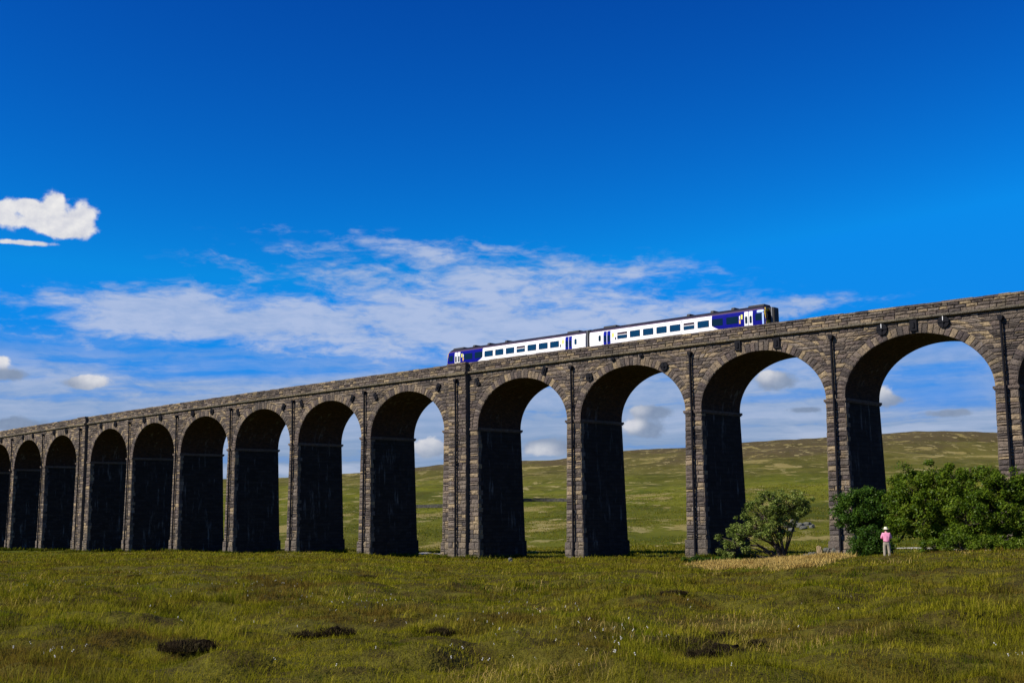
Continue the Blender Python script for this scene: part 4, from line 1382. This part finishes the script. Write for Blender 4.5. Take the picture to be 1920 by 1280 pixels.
# ------------------------------------------------------------------ the standing person, seen from behind
px_, py_, pz_ = on_ground(1664, 1046, 75)
person = thing("person", "person in pale sun hat, pink shirt and beige trousers standing by the bushes", "person", (px_, py_, pz_ - .02), math.atan2(-px_, py_))


def skin_body(name, verts, edges, mat, parent, sub=2):
    bm = bmesh.new(); ly = bm.verts.layers.skin.verify()
    vs = []
    for i, (p, r) in enumerate(verts):
        v = bm.verts.new(p); v[ly].radius = r if hasattr(r, "__len__") else (r, r); v[ly].use_root = (i == 0); vs.append(v)
    for a, b in edges: bm.edges.new((vs[a], vs[b]))
    me = bpy.data.meshes.new(name); bm.to_mesh(me); bm.free(); me.materials.append(mat)
    o = link(bpy.data.objects.new(name, me), parent)
    sk_ = o.modifiers.new("skin", "SKIN"); sk_.use_smooth_shade = True
    sb = o.modifiers.new("subdivision", "SUBSURF"); sb.levels = sub; sb.render_levels = sub
    return o


M_SKIN = plain("skin", (0.45, 0.24, 0.16), .5, .3, .1)
M_SHIRT = plain("pink_shirt", (0.74, 0.28, 0.41), .85, .1, .18, 9.0)
M_TROUS = plain("beige_trousers", (0.30, 0.255, 0.19), .9, .1, .2, 9.0)
M_HAT = plain("straw_hat", (0.72, 0.68, 0.48), .85, .1, .12, 20.0)
M_BOOT = plain("boot_leather", (0.05, 0.04, 0.03), .7, .3, .2)
M_HAIR = plain("dark_hair", (0.03, 0.022, 0.016), .7, .2, .3)
# whole body, pelvis first; facing +y (away from the camera), arms bent in front
BV = [((0, 0, .92), (.15, .11)), ((0, -.01, 1.12), (.14, .10)), ((0, -.02, 1.32), (.165, .105)), ((0, -.01, 1.46), (.07, .06)), ((0, .02, 1.55), (.062, .062)), ((0, .045, 1.64), (.085, .10)), ((0, .04, 1.72), (.07, .085)),
      ((-.18, -.01, 1.40), (.06, .06)), ((-.25, .02, 1.14), (.046, .046)), ((-.18, .24, 1.14), (.036, .036)), ((-.14, .31, 1.16), (.03, .026)), ((-.12, .38, 1.18), (.036, .016)),
      ((.18, -.01, 1.40), (.06, .06)), ((.25, .02, 1.14), (.046, .046)), ((.18, .24, 1.16), (.036, .036)), ((.14, .31, 1.19), (.03, .026)), ((.12, .38, 1.21), (.036, .016)),
      ((-.10, 0, .84), (.09, .09)), ((-.12, .02, .48), (.062, .065)), ((-.13, -.02, .10), (.045, .048)), ((-.14, .12, .05), (.042, .03)),
      ((.10, 0, .84), (.09, .09)), ((.12, .02, .48), (.062, .065)), ((.13, -.02, .10), (.045, .048)), ((.14, .12, .05), (.042, .03))]
BE = [(0, 1), (1, 2), (2, 3), (3, 4), (4, 5), (5, 6), (2, 7), (7, 8), (8, 9), (9, 10), (10, 11), (2, 12), (12, 13), (13, 14), (14, 15), (15, 16), (0, 17), (17, 18), (18, 19), (19, 20), (0, 21), (21, 22), (22, 23), (23, 24)]
# five fingers each hand
for sx, tip in ((-1, 11), (1, 16)):
    t = Vector(BV[tip][0])
    for k, (o, l) in enumerate(((-.030, .055), (-.010, .068), (.010, .063), (.030, .05))):
        a = len(BV); BV.append(((t.x + o * .8, t.y + .03, t.z + .005), .009)); BV.append(((t.x + o, t.y + .03 + l * .6, t.z - .008), .008)); BV.append(((t.x + o - sx * .004, t.y + .02 + l * .8, t.z - l * .5), .007))
        BE += [(tip, a), (a, a + 1), (a + 1, a + 2)]
    a = len(BV); h = Vector(BV[tip - 1][0]); BV.append(((h.x - sx * .04, h.y + .04, h.z + .02), .011)); BV.append(((h.x - sx * .055, h.y + .08, h.z + .015), .009)); BE += [(tip - 1, a), (a, a + 1)]
skin_body("body", BV, BE, M_SKIN, person)
SV = [((0, -.01, 1.10), (.185, .14)), ((0, -.02, .97), (.175, .135)), ((0, -.02, 1.30), (.19, .13)), ((0, -.02, 1.43), (.12, .09)), ((0, 0, 1.49), (.08, .075)),
      ((-.19, -.01, 1.40), (.085, .085)), ((-.27, .02, 1.15), (.072, .072)), ((-.20, .20, 1.14), (.058, .058)), ((.19, -.01, 1.40), (.085, .085)), ((.27, .02, 1.15), (.072, .072)), ((.20, .20, 1.16), (.058, .058))]
skin_body("shirt", SV, [(0, 1), (0, 2), (2, 3), (3, 4), (2, 5), (5, 6), (6, 7), (2, 8), (8, 9), (9, 10)], M_SHIRT, person)
TV = [((0, 0, .90), (.175, .14)), ((0, 0, 1.00), (.165, .13)), ((-.10, 0, .80), (.115, .12)), ((-.125, .02, .48), (.094, .098)), ((-.135, -.01, .14), (.082, .085)), ((-.135, 0, .09), (.08, .085)),
      ((.10, 0, .80), (.115, .12)), ((.125, .02, .48), (.094, .098)), ((.135, -.01, .14), (.082, .085)), ((.135, 0, .09), (.08, .085))]
skin_body("trousers", TV, [(0, 1), (0, 2), (2, 3), (3, 4), (4, 5), (0, 6), (6, 7), (7, 8), (8, 9)], M_TROUS, person)
for sx in (-1, 1):
    skin_body("boot", [((sx * .135, -.02, .10), (.06, .06)), ((sx * .138, .02, .045), (.055, .045)), ((sx * .145, .15, .035), (.05, .035))], [(0, 1), (1, 2)], M_BOOT, person)
skin_body("hair", [((0, .01, 1.64), (.085, .085)), ((0, .0, 1.57), (.06, .05))], [(0, 1)], M_HAIR, person)
mb = MB()
prof = [(.0, 1.80), (.07, 1.80), (.095, 1.77), (.105, 1.70), (.112, 1.685), (.16, 1.675), (.20, 1.69), (.20, 1.68), (.16, 1.663), (.10, 1.665)]
n = 20
for i, (r_, z_) in enumerate(prof):
    for k in range(n):
        t = 2 * math.pi * k / n; mb.v.append((r_ * math.cos(t), .035 + r_ * 1.1 * math.sin(t), z_ + (.02 * math.cos(2 * t) if r_ > .15 else 0)))
for i in range(len(prof) - 1):
    for k in range(n): mb.f.append([i * n + k, i * n + (k + 1) % n, (i + 1) * n + (k + 1) % n, (i + 1) * n + k])
hat = mb.build("hat", M_HAT, person, True)
# face: eyes, nose, mouth and ears on the far side of the head
mb = MB()
for sx in (-1, 1): mb.tube([(sx * .085, .04, 1.60), (sx * .095, .035, 1.635), (sx * .086, .04, 1.66)], [.010, .017, .010], 6)
mb.build("ears", M_SKIN, person, True)
mb = MB(); mb.tube([(0, .135, 1.655), (0, .165, 1.615), (0, .14, 1.605)], [.010, .016, .010], 6); mb.build("nose", M_SKIN, person, True)
for sx in (-1, 1):
    mb = MB(); mb.tube([(sx * .032, .13, 1.655), (sx * .032, .142, 1.655)], [.014, .009], 8); mb.build("eye", M_HAIR, person, True)
mb = MB(); mb.tube([(-.025, .132, 1.575), (0, .142, 1.573), (.025, .132, 1.575)], .006, 5); mb.build("mouth", plain("lips", (.35, .13, .11), .5), person, True)
